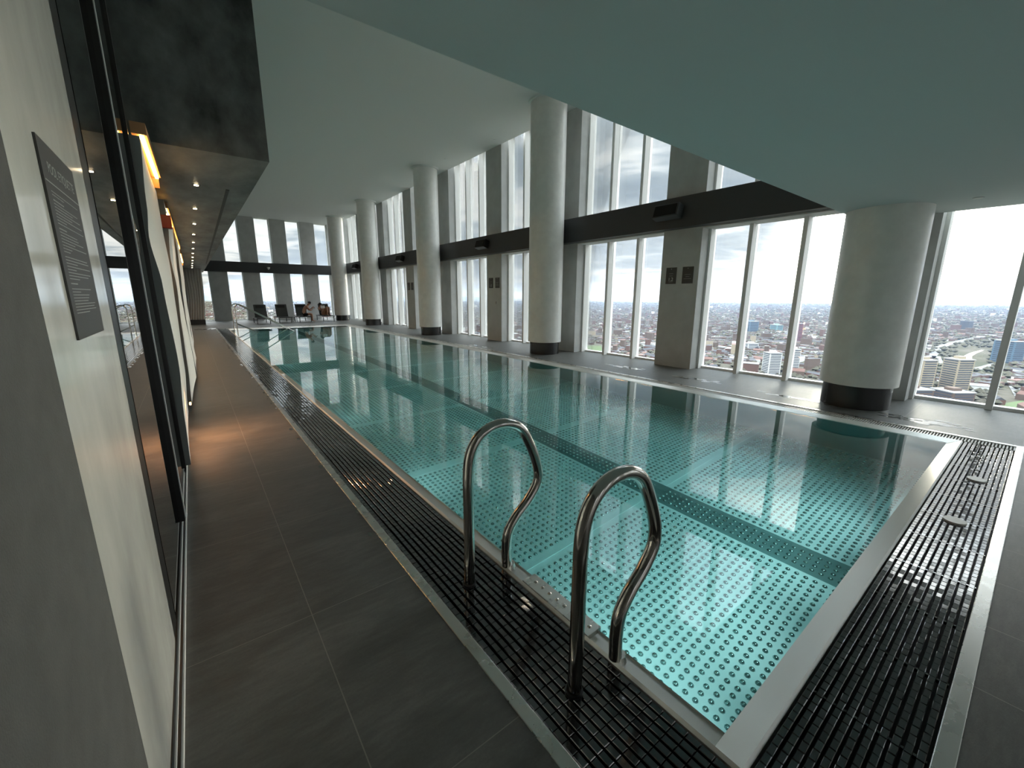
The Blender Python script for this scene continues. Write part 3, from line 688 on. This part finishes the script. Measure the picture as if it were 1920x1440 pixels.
# ------------------------------------------------------------------ people
M_skin = mat('skin', (0.42, 0.22, 0.14), 0.55); M_hair = mat('dark_hair', (0.012, 0.009, 0.008), 0.7); M_sw = mat('black_swimwear', (0.010, 0.010, 0.013), 0.8)
def skin_mesh(name, J, E, m, parent, root=0, sub=2, label=None):
    me = bpy.data.meshes.new(name); me.from_pydata([j[0] for j in J], E, []); me.materials.append(m)
    o = bpy.data.objects.new(name, me); C.objects.link(o); o.parent = parent; o.matrix_parent_inverse = parent.matrix_basis.inverted()
    sv = me.skin_vertices.new(name='skin') if hasattr(me.skin_vertices, 'new') else None
    mod = o.modifiers.new('skin', 'SKIN'); mod.use_smooth_shade = True
    if not me.skin_vertices: 
        bm = bmesh.new(); bm.from_mesh(me); bm.verts.layers.skin.verify(); bm.to_mesh(me); bm.free()
    for i, j in enumerate(J):
        v = me.skin_vertices[0].data[i]; rr = j[1] if isinstance(j[1], tuple) else (j[1], j[1]); v.radius = rr; v.use_root = (i == root)
    sb = o.modifiers.new('sub', 'SUBSURF'); sb.levels = sub; sb.render_levels = sub
    if label: o['label'] = label
    return o
def figure(p, Jd, label, female=False):
    """Jd: named joints -> position; one continuous body."""
    base = Jd['pelvis']; r = empty('person', (base[0], base[1], 0)); tag(r, label, 'person')
    R = dict(pelvis=.125, waist=.115, chest=.135, neckb=.07, neck=.052, sh=.062, el=.040, wr=.026, palm=.030, hip=.095, kn=.060, calf=.055, an=.036, ball=.038, toe=.024)
    J = []; E = []; idx = {}
    def a(n, pos, r_, par=None):
        J.append((tuple(pos), r_)); idx[n] = len(J) - 1
        if par: E.append((idx[par], idx[n]))
    a('pelvis', Jd['pelvis'], (.13, .12)); a('waist', Jd['waist'], (.12, .105), 'pelvis'); a('chest', Jd['chest'], (.15, .115), 'waist'); a('neckb', Jd['neckb'], .072, 'chest'); a('neck', Jd['neck'], .052, 'neckb')
    hd = Vector(Jd['head']); nk = Vector(Jd['neck'])
    a('skull', nk.lerp(hd, .6), .075, 'neck'); a('head', hd, .092, 'skull'); fd = Vector(Jd['face']).normalized()
    a('jaw', nk.lerp(hd, .55) + fd * .055, .045, 'skull')
    for s in 'lr':
        a('sh' + s, Jd['sh' + s], .060, 'chest' if False else 'neckb'); a('el' + s, Jd['el' + s], .040, 'sh' + s); a('wr' + s, Jd['wr' + s], .027, 'el' + s)
        w_, e_ = Vector(Jd['wr' + s]), Vector(Jd['el' + s]); dr = (w_ - e_).normalized(); pm = w_ + dr * .055; a('palm' + s, pm, (.034, .018), 'wr' + s)
        sd = dr.cross(Vector((0, 0, 1))); sd = sd.normalized() if sd.length > .1 else Vector((0, 1, 0)); bend = Vector((0, 0, -.3))
        for q, (off, ln) in enumerate(((-.030, .068), (-.010, .078), (.011, .073), (.030, .058))):
            k = pm + dr * .035 + sd * off; a('k%d' % q + s, k, .0095, 'palm' + s); a('f%d' % q + s, k + (dr + bend * .6).normalized() * ln * .55, .0085, 'k%d' % q + s); a('t%d' % q + s, k + (dr + bend * .6).normalized() * ln * .55 + (dr + bend * 2).normalized() * ln * .4, .0075, 'f%d' % q + s)
        a('th' + s, w_ + dr * .03 - sd * .042, .011, 'palm' + s); a('tt' + s, w_ + dr * .075 - sd * .052, .009, 'th' + s)
        a('hip' + s, Jd['hip' + s], .092, 'pelvis'); a('kn' + s, Jd['kn' + s], .058, 'hip' + s)
        kk, an = Vector(Jd['kn' + s]), Vector(Jd['an' + s]); a('calf' + s, kk.lerp(an, .35), .056, 'kn' + s); a('an' + s, an, .034, 'calf' + s); a('ball' + s, Jd['toe' + s], (.036, .022), 'an' + s)
    skin_mesh('body', J, E, M_skin, r)
    # face: nose, eyes, mouth, ears
    up = (hd - nk).normalized(); side = fd.cross(up).normalized()
    b = MB(); c0 = hd + fd * .088 - up * .02
    b.add([c0 + side * .012, c0 - side * .012, c0 + up * .035, c0 + fd * .022 - up * .006], [(0, 2, 3), (2, 1, 3), (1, 0, 3)]); part('nose', b, M_skin, r)
    for s in (-1, 1):
        e = hd + fd * .082 + up * .008 + side * s * .032
        part('eye', MB().obox(e, side * .012, up * .005, fd * .006), M_hair, r)
        e = hd + side * s * .092 - up * .005; part('ear', MB().obox(e, fd * .014, up * .028, side * .008), M_skin, r, bevel=0.004)
    part('mouth', MB().obox(hd + fd * .080 - up * .055, side * .022, up * .004, fd * .005), mat('lips', (0.3, 0.1, 0.08), .5), r)
    # hair cap
    b = MB(); b.smooth = True; n, m_ = 16, 7; V = []
    for j in range(m_ + 1):
        ph = PI * 0.60 * j / m_
        for k in range(n):
            th = 2 * PI * k / n
            dv = up * math.cos(ph) + (side * math.cos(th) + fd * math.sin(th)) * math.sin(ph)
            rr = .108 if (dv.dot(fd) < 0.55 or dv.dot(up) > .55) else .085
            V.append(hd + up * .012 + dv * rr - fd * .006)
    b.add(V, [(j * n + k, j * n + (k + 1) % n, (j + 1) * n + (k + 1) % n, (j + 1) * n + k) for j in range(m_) for k in range(n)]); part('hair', b, M_hair, r)
    return r, idx
# sitting sideways on the third lounger, bent forward, facing right
X0, Y0 = 5.46, 28.35; sz = 0.34
J1 = dict(pelvis=(X0, Y0, sz + .12), waist=(X0 + .03, Y0, sz + .28), chest=(X0 + .13, Y0 - .01, sz + .50), neckb=(X0 + .26, Y0 - .02, sz + .64), neck=(X0 + .32, Y0 - .03, sz + .68), head=(X0 + .40, Y0 - .04, sz + .80), face=(.75, -.25, -.6),
          shl=(X0 + .22, Y0 + .17, sz + .58), shr=(X0 + .22, Y0 - .19, sz + .58), ell=(X0 + .40, Y0 + .16, sz + .36), elr=(X0 + .42, Y0 - .17, sz + .34),
          wrl=(X0 + .52, Y0 + .05, sz + .50), wrr=(X0 + .56, Y0 - .10, sz + .48),
          hipl=(X0 + .05, Y0 + .10, sz + .10), hipr=(X0 + .05, Y0 - .10, sz + .10), knl=(X0 + .46, Y0 + .13, sz + .16), knr=(X0 + .46, Y0 - .14, sz + .16),
          anl=(X0 + .50, Y0 + .14, .075), anr=(X0 + .48, Y0 - .16, .075), toel=(X0 + .66, Y0 + .15, .03), toer=(X0 + .64, Y0 - .17, .03))
P1, _ = figure(None, J1, 'person in dark swim shorts sitting bent forward on a lounger, looking at a phone')
skin_mesh('swim_shorts', [(J1['pelvis'], (.15, .14)), ((X0 + .02, Y0, sz + .22), (.138, .125)), (J1['hipl'], .112), ((X0 + .27, Y0 + .12, sz + .135), .094), (J1['hipr'], .112), ((X0 + .27, Y0 - .125, sz + .135), .094)],
          [(0, 1), (0, 2), (2, 3), (0, 4), (4, 5)], M_sw, P1)
tag(MB().obox((X0 + .655, Y0 - .02, sz + .53), (.004, .0, .006), (0, .035, 0), (-.045, 0, .055)).build('phone', M_black), 'small dark phone held by the sitting person in shorts', 'phone')
# reclining on the fourth lounger, knees up
X1, Y1_ = 6.86, 29.08
J2 = dict(pelvis=(X1 - .02, Y1_, sz + .10), waist=(X1 - .04, Y1_ + .12, sz + .23), chest=(X1 - .07, Y1_ + .25, sz + .40), neckb=(X1 - .10, Y1_ + .32, sz + .52), neck=(X1 - .11, Y1_ + .33, sz + .57), head=(X1 - .13, Y1_ + .32, sz + .68), face=(.05, -.8, -.5),
          shl=(X1 + .08, Y1_ + .28, sz + .47), shr=(X1 - .27, Y1_ + .28, sz + .47), ell=(X1 + .10, Y1_ + .04, sz + .34), elr=(X1 - .30, Y1_ + .04, sz + .36),
          wrl=(X1 + .0, Y1_ - .14, sz + .47), wrr=(X1 - .20, Y1_ - .14, sz + .47),
          hipl=(X1 + .09, Y1_ - .05, sz + .10), hipr=(X1 - .10, Y1_ - .05, sz + .10), knl=(X1 + .23, Y1_ - .34, sz + .55), knr=(X1 + .10, Y1_ - .36, sz + .57),
          anl=(X1 + .22, Y1_ - .46, sz + .075), anr=(X1 + .08, Y1_ - .48, sz + .075), toel=(X1 + .23, Y1_ - .64, sz + .03), toer=(X1 + .08, Y1_ - .66, sz + .03))
P2, _ = figure(None, J2, 'person in black swimwear reclining on a lounger with knees raised, reading')
skin_mesh('swimsuit', [(J2['pelvis'], (.15, .14)), (J2['waist'], (.138, .122)), (J2['chest'], (.165, .128)), (J2['hipl'], .108), (J2['hipr'], .108)], [(0, 1), (1, 2), (0, 3), (0, 4)], M_sw, P2)
bk = empty('book', (X1 - .08, Y1_ - .27, sz + .5)); tag(bk, 'open white book held in front of the reclining person', 'book')
part('pages', MB().obox((X1 - .17, Y1_ - .23, sz + .55), (.06, -.012, 0), (0, .045, .085), (0, .004, -.002)).obox((X1 - .04, Y1_ - .23, sz + .55), (.06, .012, 0), (0, .045, .085), (0, .004, -.002)), mat('white_paper', (0.8, 0.79, 0.75), .7), bk)

# ------------------------------------------------------------------ wet patches on the deck
def puddle(px, py, w_, h_, label, n=5):
    b = MB(); c = onz(px, py, 0)
    for q in range(n * 4):
        ox, oy = random.gauss(0, w_), random.gauss(0, h_ * .6); rr = random.uniform(.012, .035) * (1 + w_ * 3); ph = random.random() * 6; P = []
        for k in range(14):
            t = 2 * PI * k / 14; sc = 1 + .25 * math.sin(3 * t + ph) + .15 * math.sin(5 * t + 2 * ph)
            P.append((c.x + ox + math.cos(t) * rr * sc, c.y + oy + math.sin(t) * 2.0 * rr * sc, 0.0012 + q * 0.00002))
        b.add(P, [tuple(range(14))])
    tag(b.build('puddle', M_puddle), label, 'puddle')
puddle(1500, 748, .05, .35, 'scattered wet patches by the right gutter left of the nearest column', 9)
puddle(1760, 795, .08, .30, 'bright wet splashes on the deck right of the nearest column', 11)
puddle(1175, 689, .06, .40, 'shiny wet streak on the deck edge beside the second column', 7)
puddle(905, 650, .06, .7, 'thin wet patch beside the gutter between the second and third columns', 6)
puddle(397, 617, .35, .5, 'bright puddle on the deck at the far end of the corridor', 7)
puddle(1310, 712, .06, .35, 'small wet splashes on the deck beside the signed pier', 6)
puddle(615, 604, .3, .12, 'tiny wet patch beside the fourth lounger', 3)
b = MB(); yy = 2.6
while yy < 20:
    rr = random.uniform(.006, .028); xx = TX0 - random.uniform(.0, .05); P = [(xx + rr * math.cos(2 * PI * k / 10), yy + rr * 2.2 * math.sin(2 * PI * k / 10), .0013) for k in range(10)]; b.add(P, [tuple(range(10))]); yy += random.uniform(.1, .6) * (2.0 if yy < 6 else 0.7)
tag(b.build('water_splashes', M_puddle), 'trail of water drops along the left steel trim', 'puddle', kind='stuff')

# ------------------------------------------------------------------ the city outside
GZ = -125.0
def city_ground():
    m = bpy.data.materials.new('winter_city_ground'); m.use_nodes = True; g = NT(m.node_tree)
    tc = g.node('ShaderNodeTexCoord').outputs['Object']
    n1 = g.noise(g.scale(tc, (.0012, .0012, 1)), 1.0, 7, .6); n2 = g.noise(g.scale(tc, (.012, .012, 1)), 1.0, 8, .7); n3 = g.noise(g.scale(tc, (.05, .05, 1)), 1.0, 4, .8)
    v = g.m('ADD', g.m('MULTIPLY', n1, .35), g.m('ADD', g.m('MULTIPLY', n2, .4), g.m('MULTIPLY', n3, .25)))
    c = g.ramp(v, [(.36, (.022, .028, .016)), (.45, (.045, .043, .028)), (.52, (.068, .060, .048)), (.60, (.085, .078, .068)), (.72, (.15, .145, .13))])
    b = g.node('ShaderNodeBsdfPrincipled', {'Base Color': c, 'Roughness': .95, 'Specular IOR Level': .1})
    g.l.new(b.outputs[0], g.node('ShaderNodeOutputMaterial').inputs[0]); return m
b = MB(); N = 96; RR = 12500
b.add([(RR * math.cos(2 * PI * k / N), RR * math.sin(2 * PI * k / N), GZ) for k in range(N)], [tuple(range(N))])
struct('ground', b, city_ground())
M_brick = mat('red_brick', (0.096, 0.050, 0.040), .9); M_brick2 = mat('brown_brick', (0.087, 0.059, 0.046), .9); M_roofg = mat('grey_slate_roof', (0.062, 0.062, 0.068), .9, spec=.1)
M_wht = mat('white_render', (0.446, 0.446, 0.434), .8); M_wroof = mat('white_flat_roof', (0.260, 0.267, 0.267), .9, spec=.1); M_tan = mat('tan_brick', (0.260, 0.217, 0.155), .9); M_win = mat('dark_window_glass', (0.05, 0.06, 0.08), .15, spec=.8)
M_tree = mat('bare_winter_trees', (0.048, 0.045, 0.030), 1.0, var=.4, vscale=.02); M_grass = mat('playing_field_grass', (0.046, 0.071, 0.022), .95); M_asph = mat('pale_road', (0.099, 0.099, 0.099), .8)
M_blue = mat('blue_glass_facade', (0.074, 0.124, 0.174), .3); M_teal = mat('teal_cladding', (0.136, 0.260, 0.279), .5)
def ribbon(pts, wd, zz):
    P = [onz(px, py, GZ) for px, py in pts]; P = smooth_path(P, 5); b = MB(); V = []
    for i, p in enumerate(P):
        t = (P[min(i + 1, len(P) - 1)] - P[max(i - 1, 0)]).normalized(); nrm = Vector((-t.y, t.x, 0)); V += [(p + nrm * wd).to_tuple()[:2] + (GZ + zz,), (p - nrm * wd).to_tuple()[:2] + (GZ + zz,)]
    b.add(V, [(2 * i, 2 * i + 1, 2 * i + 3, 2 * i + 2) for i in range(len(P) - 1)]); return b
poly = [(1848, 654), (1836, 657), (1818, 662), (1808, 667), (1806, 672), (1814, 679), (1824, 684), (1828, 683), (1823, 675), (1822, 668), (1830, 663), (1842, 658)]
b = MB(); P = [onz(a, c, GZ + .6) for a, c in poly]; b.add([tuple(p) for p in P], [tuple(range(len(P)))])
tag(b.build('river', mat('river_surface', (0.5, 0.5, 0.5), .06, metal=1.0)), 'bright winding river bend beyond the tan towers', 'river')
for pts, wd, lb in (([(1728, 690), (1745, 668), (1765, 650), (1800, 640), (1830, 634)], 9, 'curving pale main road left of the river'), ([(1755, 668), (1762, 682), (1785, 690), (1830, 692), (1870, 682)], 7, 'pale road looping behind the tan towers'),
                    ([(1922, 745), (1905, 722), (1880, 708), (1830, 700)], 9, 'wide pale road at the right edge of the view'), ([(1470, 660), (1500, 652), (1520, 640), (1530, 630)], 8, 'straight pale road beside the red tower')):
    tag(ribbon(pts, wd, .5).build('road', M_asph), lb, 'road')
for q, lb in (([(1101, 648), (1127, 648), (1131, 663), (1098, 660)], 'bright green playing field beside the second column'), ([(1878, 757), (1920, 750), (1925, 775), (1880, 765)], 'green grass verge at the lower right window')):
    b = MB(); b.add([tuple(onz(a, c, GZ + .4)) for a, c in q], [(0, 1, 2, 3)]); tag(b.build('field', M_grass), lb, 'field')
def tower(name, px0, px1, pyb, pyt, depth, wallm, label, floors, bays, bandm=None, yaw=None, roofm=None, balc=False):
    a, c = onz(px0, pyb, GZ), onz(px1, pyb, GZ); mid = a.lerp(c, .38); dist = math.hypot(mid.x, mid.y)
    w_ = (c - a).length * .5 * (.66 if yaw is None else 1); a = a.lerp(c, .0)
    h = 0
    top = ray((px0 + px1) / 2, pyt); hz = 1.6 + top.z * dist / math.hypot(top.x, top.y); h = hz - GZ
    u = (c - a).normalized() if yaw is None else Vector((math.cos(yaw), math.sin(yaw), 0))
    v = Vector((-u.y, u.x, 0)); 
    if v.dot(mid) < 0: v = -v
    r = empty(name, (mid.x, mid.y, GZ)); tag(r, label, 'building')
    ctr = mid + v * depth; ctr.z = 0
    part('wall', MB().obox((ctr.x, ctr.y, GZ + h / 2), u * w_, v * depth, (0, 0, h / 2)), wallm, r)
    part('roof', MB().obox((ctr.x, ctr.y, GZ + h + .5), u * (w_ + .4), v * (depth + .4), (0, 0, .5)), roofm or M_wroof, r)
    part('roof_plant', MB().obox((ctr.x, ctr.y, GZ + h + 2.5), u * w_ * .4, v * depth * .4, (0, 0, 1.8)), wallm, r)
    for fl in range(floors):
        zf = GZ + (fl + .55) * h / floors
        for s_, nn, hh, nb in ((-1, v, w_, bays), (1, u, depth, max(2, bays // 2)), (-1, u, depth, max(2, bays // 2))):
            b = MB(); t = u if nn is v else v; off = (depth if nn is v else w_)
            cc = ctr + nn * (s_ * (off + .05)); b.obox((cc.x, cc.y, zf), t * hh * .86, nn * .12, (0, 0, h / floors * .26))
            part('window_band', b, bandm or M_win, r)
    return r
tower('tower_block', 1437, 1471, 707, 663, 9, M_wht, 'white tower block with dark window rows beyond the window left of the near column', 14, 6)
tower('tower_block', 1483, 1502, 697, 656, 8, M_wht, 'narrow white tower block just right of the larger white one', 13, 4)
tower('tower_block', 1718, 1757, 740, 676, 10, M_tan, 'tan and brown tower block lower left of the river', 15, 5)
tower('tower_block', 1782, 1826, 742, 675, 10, M_tan, 'tan tower block with dark balconies in front of the river bend', 16, 5)
tower('tower_block', 1491, 1506, 642, 607, 12, mat('dark_red_cladding', (0.174, 0.043, 0.050), .8), 'dark red tower in the middle distance', 12, 3)
tower('office_block', 1403, 1428, 624, 603, 20, M_blue, 'blue glass office block in the middle distance', 7, 5)
tower('office_block', 1455, 1472, 622, 610, 20, M_teal, 'pale teal office block beside the blue one', 5, 4)
tower('office_block', 1893, 1925, 682, 641, 18, M_blue, 'large pale blue apartment block at the right edge', 11, 9)
tower('office_block', 1813, 1826, 620, 602, 16, M_roofg, 'dark tower far beyond the river', 8, 3)
tower('office_block', 1400, 1430, 657, 645, 12, M_wht, 'white and red apartment block left of the white tower', 5, 7)
tower('office_block', 1690, 1770, 757, 733, 14, M_brick2, 'long brown brick block in front of the tan tower', 4, 14)
tower('office_block', 1780, 1842, 762, 738, 14, M_brick2, 'curved looking red brown apartment block below the tan tower', 5, 10)
# individual houses and sheds in the nearer city
rnd = random.Random(11)
def house_mesh(name, L, D, H, roof, wm, rm):
    b = MB(); b.box(-L, L, -D, D, 0, H); b.cur = 1
    if roof: b.add([(-L, -D, H), (L, -D, H), (L, D, H), (-L, D, H), (-L, 0, H + D * .7), (L, 0, H + D * .7)], [(0, 1, 5, 4), (2, 3, 4, 5), (0, 4, 3), (1, 2, 5)])
    else: b.box(-L - .3, L + .3, -D - .3, D + .3, H, H + .8)
    me = bpy.data.meshes.new(name); me.from_pydata(b.v, [], b.f); me.materials.append(wm); me.materials.append(rm); me.polygons.foreach_set('material_index', b.mi); me.update(); return me
kinds = [('terraced_house', house_mesh('terrace', 16, 4.5, 6, True, M_brick, M_roofg), 'red brick terraced row with grey roof in the city below', 'brick terraces in the city below'),
         ('terraced_house', house_mesh('terrace2', 12, 5, 7, True, M_brick2, M_brick), 'brown terraced row with red tiled roof in the city below', 'red roofed terraces in the city below'),
         ('warehouse', house_mesh('warehouse', 20, 12, 7, False, M_wht, M_wroof), 'pale flat roofed warehouse in the city below', 'pale warehouses in the city below'),
         ('apartment_block', house_mesh('flats', 14, 7, 14, False, M_brick, M_wroof), 'red brick apartment block with pale flat roof in the city below', 'brick apartment blocks in the city below')]
def to_px(x_, y_, z_):
    v = CAM_R.transposed() @ (Vector((x_, y_, z_)) - CAM_P); return 960 + 769.2 * v.x / -v.z, 720 - 769.2 * v.y / -v.z
ROADS = [[(1728, 690), (1745, 668), (1765, 650), (1800, 640), (1830, 634)], [(1755, 668), (1762, 682), (1785, 690), (1830, 692), (1870, 682)], [(1922, 745), (1905, 722), (1880, 708), (1830, 700)], [(1470, 660), (1500, 652), (1520, 640), (1530, 630)]]
def clear_of(x_, y_, green=False):
    px, py = to_px(x_, y_, GZ)
    for a0, a1, c0, c1 in ((1803, 1852, 652, 690), (1098, 1133, 646, 668), (1875, 1925, 742, 775)):
        if a0 < px < a1 and c0 < py < c1: return False
    if green and 1738 < px < 1900 and 640 < py < 702: return False
    for R_ in ROADS:
        for (ax, ay), (bx, by) in zip(R_, R_[1:]):
            t = max(0, min(1, ((px - ax) * (bx - ax) + (py - ay) * (by - ay)) / ((bx - ax) ** 2 + (by - ay) ** 2)))
            if math.hypot(px - ax - t * (bx - ax), (py - ay - t * (by - ay)) * 1.5) < 4: return False
    return True
cnt = 0; used = []
while cnt < 230:
    az = math.radians(rnd.uniform(30, 97)); dd = 720 * (3.4 ** (rnd.random() ** 1.2)); x_, y_ = dd * math.sin(az), dd * math.cos(az)
    if any((x_ - a) ** 2 + (y_ - c) ** 2 < 32 ** 2 for a, c in used): continue
    if not clear_of(x_, y_, True): continue
    used.append((x_, y_)); kd = kinds[rnd.choices(range(4), (7, 6, 1.0, 0.8))[0]]
    o = bpy.data.objects.new(kd[0], kd[1]); C.objects.link(o); o.location = (x_, y_, GZ); o.rotation_euler = (0, 0, rnd.choice((.3, .3 + PI / 2, 1.1, rnd.uniform(0, PI))))
    o.scale = (rnd.uniform(.8, 1.4), rnd.uniform(.9, 1.2), rnd.uniform(.8, 1.3)); tag(o, kd[2], 'building', kd[3]); cnt += 1
b = MB(); mats_ = [M_brick, M_brick2, M_roofg, M_wht, M_wroof, M_tan]
for i in range(21000):
    az = math.radians(rnd.uniform(-4, 98)); dd = 900 * (11.0 ** (rnd.random() ** .85)); x_, y_ = dd * math.sin(az), dd * math.cos(az)
    if dd < 3500 and not clear_of(x_, y_, True): continue
    s = 1 + dd / 9000; L = rnd.uniform(4, 13) * s; D = rnd.uniform(3.5, 5) * s; H = rnd.uniform(4, 7) * (1 + (rnd.random() < .04) * 2.5); th = math.floor(x_ / 260 + y_ / 410) * .9; cs, sn = math.cos(th), math.sin(th)
    P = [(x_ + a * L * cs - c * D * sn, y_ + a * L * sn + c * D * cs) for a, c in ((-1, -1), (1, -1), (1, 1), (-1, 1))]
    o_ = len(b.v); b.v += [(p[0], p[1], GZ) for p in P] + [(p[0], p[1], GZ + H) for p in P]
    wmi = rnd.choices((0, 1, 3, 5), (3, 5, .7, .4))[0]; rmi = rnd.choices((2, 0, 4), (8, 1.2, .6))[0]
    b.f += [(o_, o_ + 1, o_ + 5, o_ + 4), (o_ + 1, o_ + 2, o_ + 6, o_ + 5), (o_ + 2, o_ + 3, o_ + 7, o_ + 6), (o_ + 3, o_, o_ + 4, o_ + 7), (o_ + 4, o_ + 5, o_ + 6, o_ + 7)]
    b.mi += [wmi] * 4 + [rmi]; b.sm += [False] * 5
tag(b.build('distant_houses', mats_), 'countless small houses spread over the plain to the horizon', 'houses', kind='stuff')
b = MB()
for i in range(26000):
    cl_ = rnd.random(); az = math.radians(rnd.uniform(-4, 98)); dd = 730 * (13.0 ** (rnd.random() ** .8)); x_, y_ = dd * math.sin(az), dd * math.cos(az)
    if dd < 3500 and not clear_of(x_, y_): continue
    s = (1 + dd / 4500) * rnd.uniform(2.5, 5.5); h = s * rnd.uniform(.9, 1.4)
    o_ = len(b.v); b.v += [(x_, y_, GZ + h * 1.15)] + [(x_ + s * math.cos(k * 1.257 + i), y_ + s * math.sin(k * 1.257 + i), GZ + h * .6) for k in range(5)] + [(x_, y_, GZ)]
    b.f += [(o_, o_ + 1 + k, o_ + 1 + (k + 1) % 5) for k in range(5)] + [(o_ + 6, o_ + 1 + (k + 1) % 5, o_ + 1 + k) for k in range(5)]; b.mi += [0] * 10; b.sm += [False] * 10
tag(b.build('distant_trees', M_tree), 'bare brown trees scattered between the houses below', 'trees', kind='stuff')
# hills on the far horizon
M_hill = mat('haze_blue_moorland', (0.075, 0.10, 0.13), 1.0, var=.25, vscale=.0006)  # blue of the distance haze is put into the hill colour
b = MB(); V = []; n = 90
for i in range(n + 1):
    az = math.radians(-12 + 50 * i / n); t = i / n
    top = GZ + (200 + 75 * math.sin(t * 9) + 45 * math.sin(t * 23 + 1) + 20 * math.sin(t * 61)) * max(.35, 1 - t * 1.0)
    for dd, zz in ((12200, GZ), (15000, GZ + (top - GZ) * .6), (18500, top), (24000, GZ)): V.append((dd * math.sin(az), dd * math.cos(az), zz))
b.smooth = True; b.add(V, [(i * 4 + q, i * 4 + q + 1, i * 4 + q + 5, i * 4 + q + 4) for i in range(n) for q in range(3)])
struct('hills', b, M_hill)

# thin winter haze lying over the plain
m = bpy.data.materials.new('winter_haze'); m.use_nodes = True; g = NT(m.node_tree)
vs = g.node('ShaderNodeVolumeScatter', {'Color': (0.50, 0.67, 1.0, 1), 'Density': 1 / 19000.0, 'Anisotropy': 0.25})
g.l.new(vs.outputs[0], g.node('ShaderNodeOutputMaterial').inputs['Volume'])
b = MB(); b.box(300, 26000, -3000, 26000, GZ - 2, 260.0); b2 = b.build('haze', m); tag(b2, 'thin pale winter haze over the city plain', 'haze', kind='stuff')
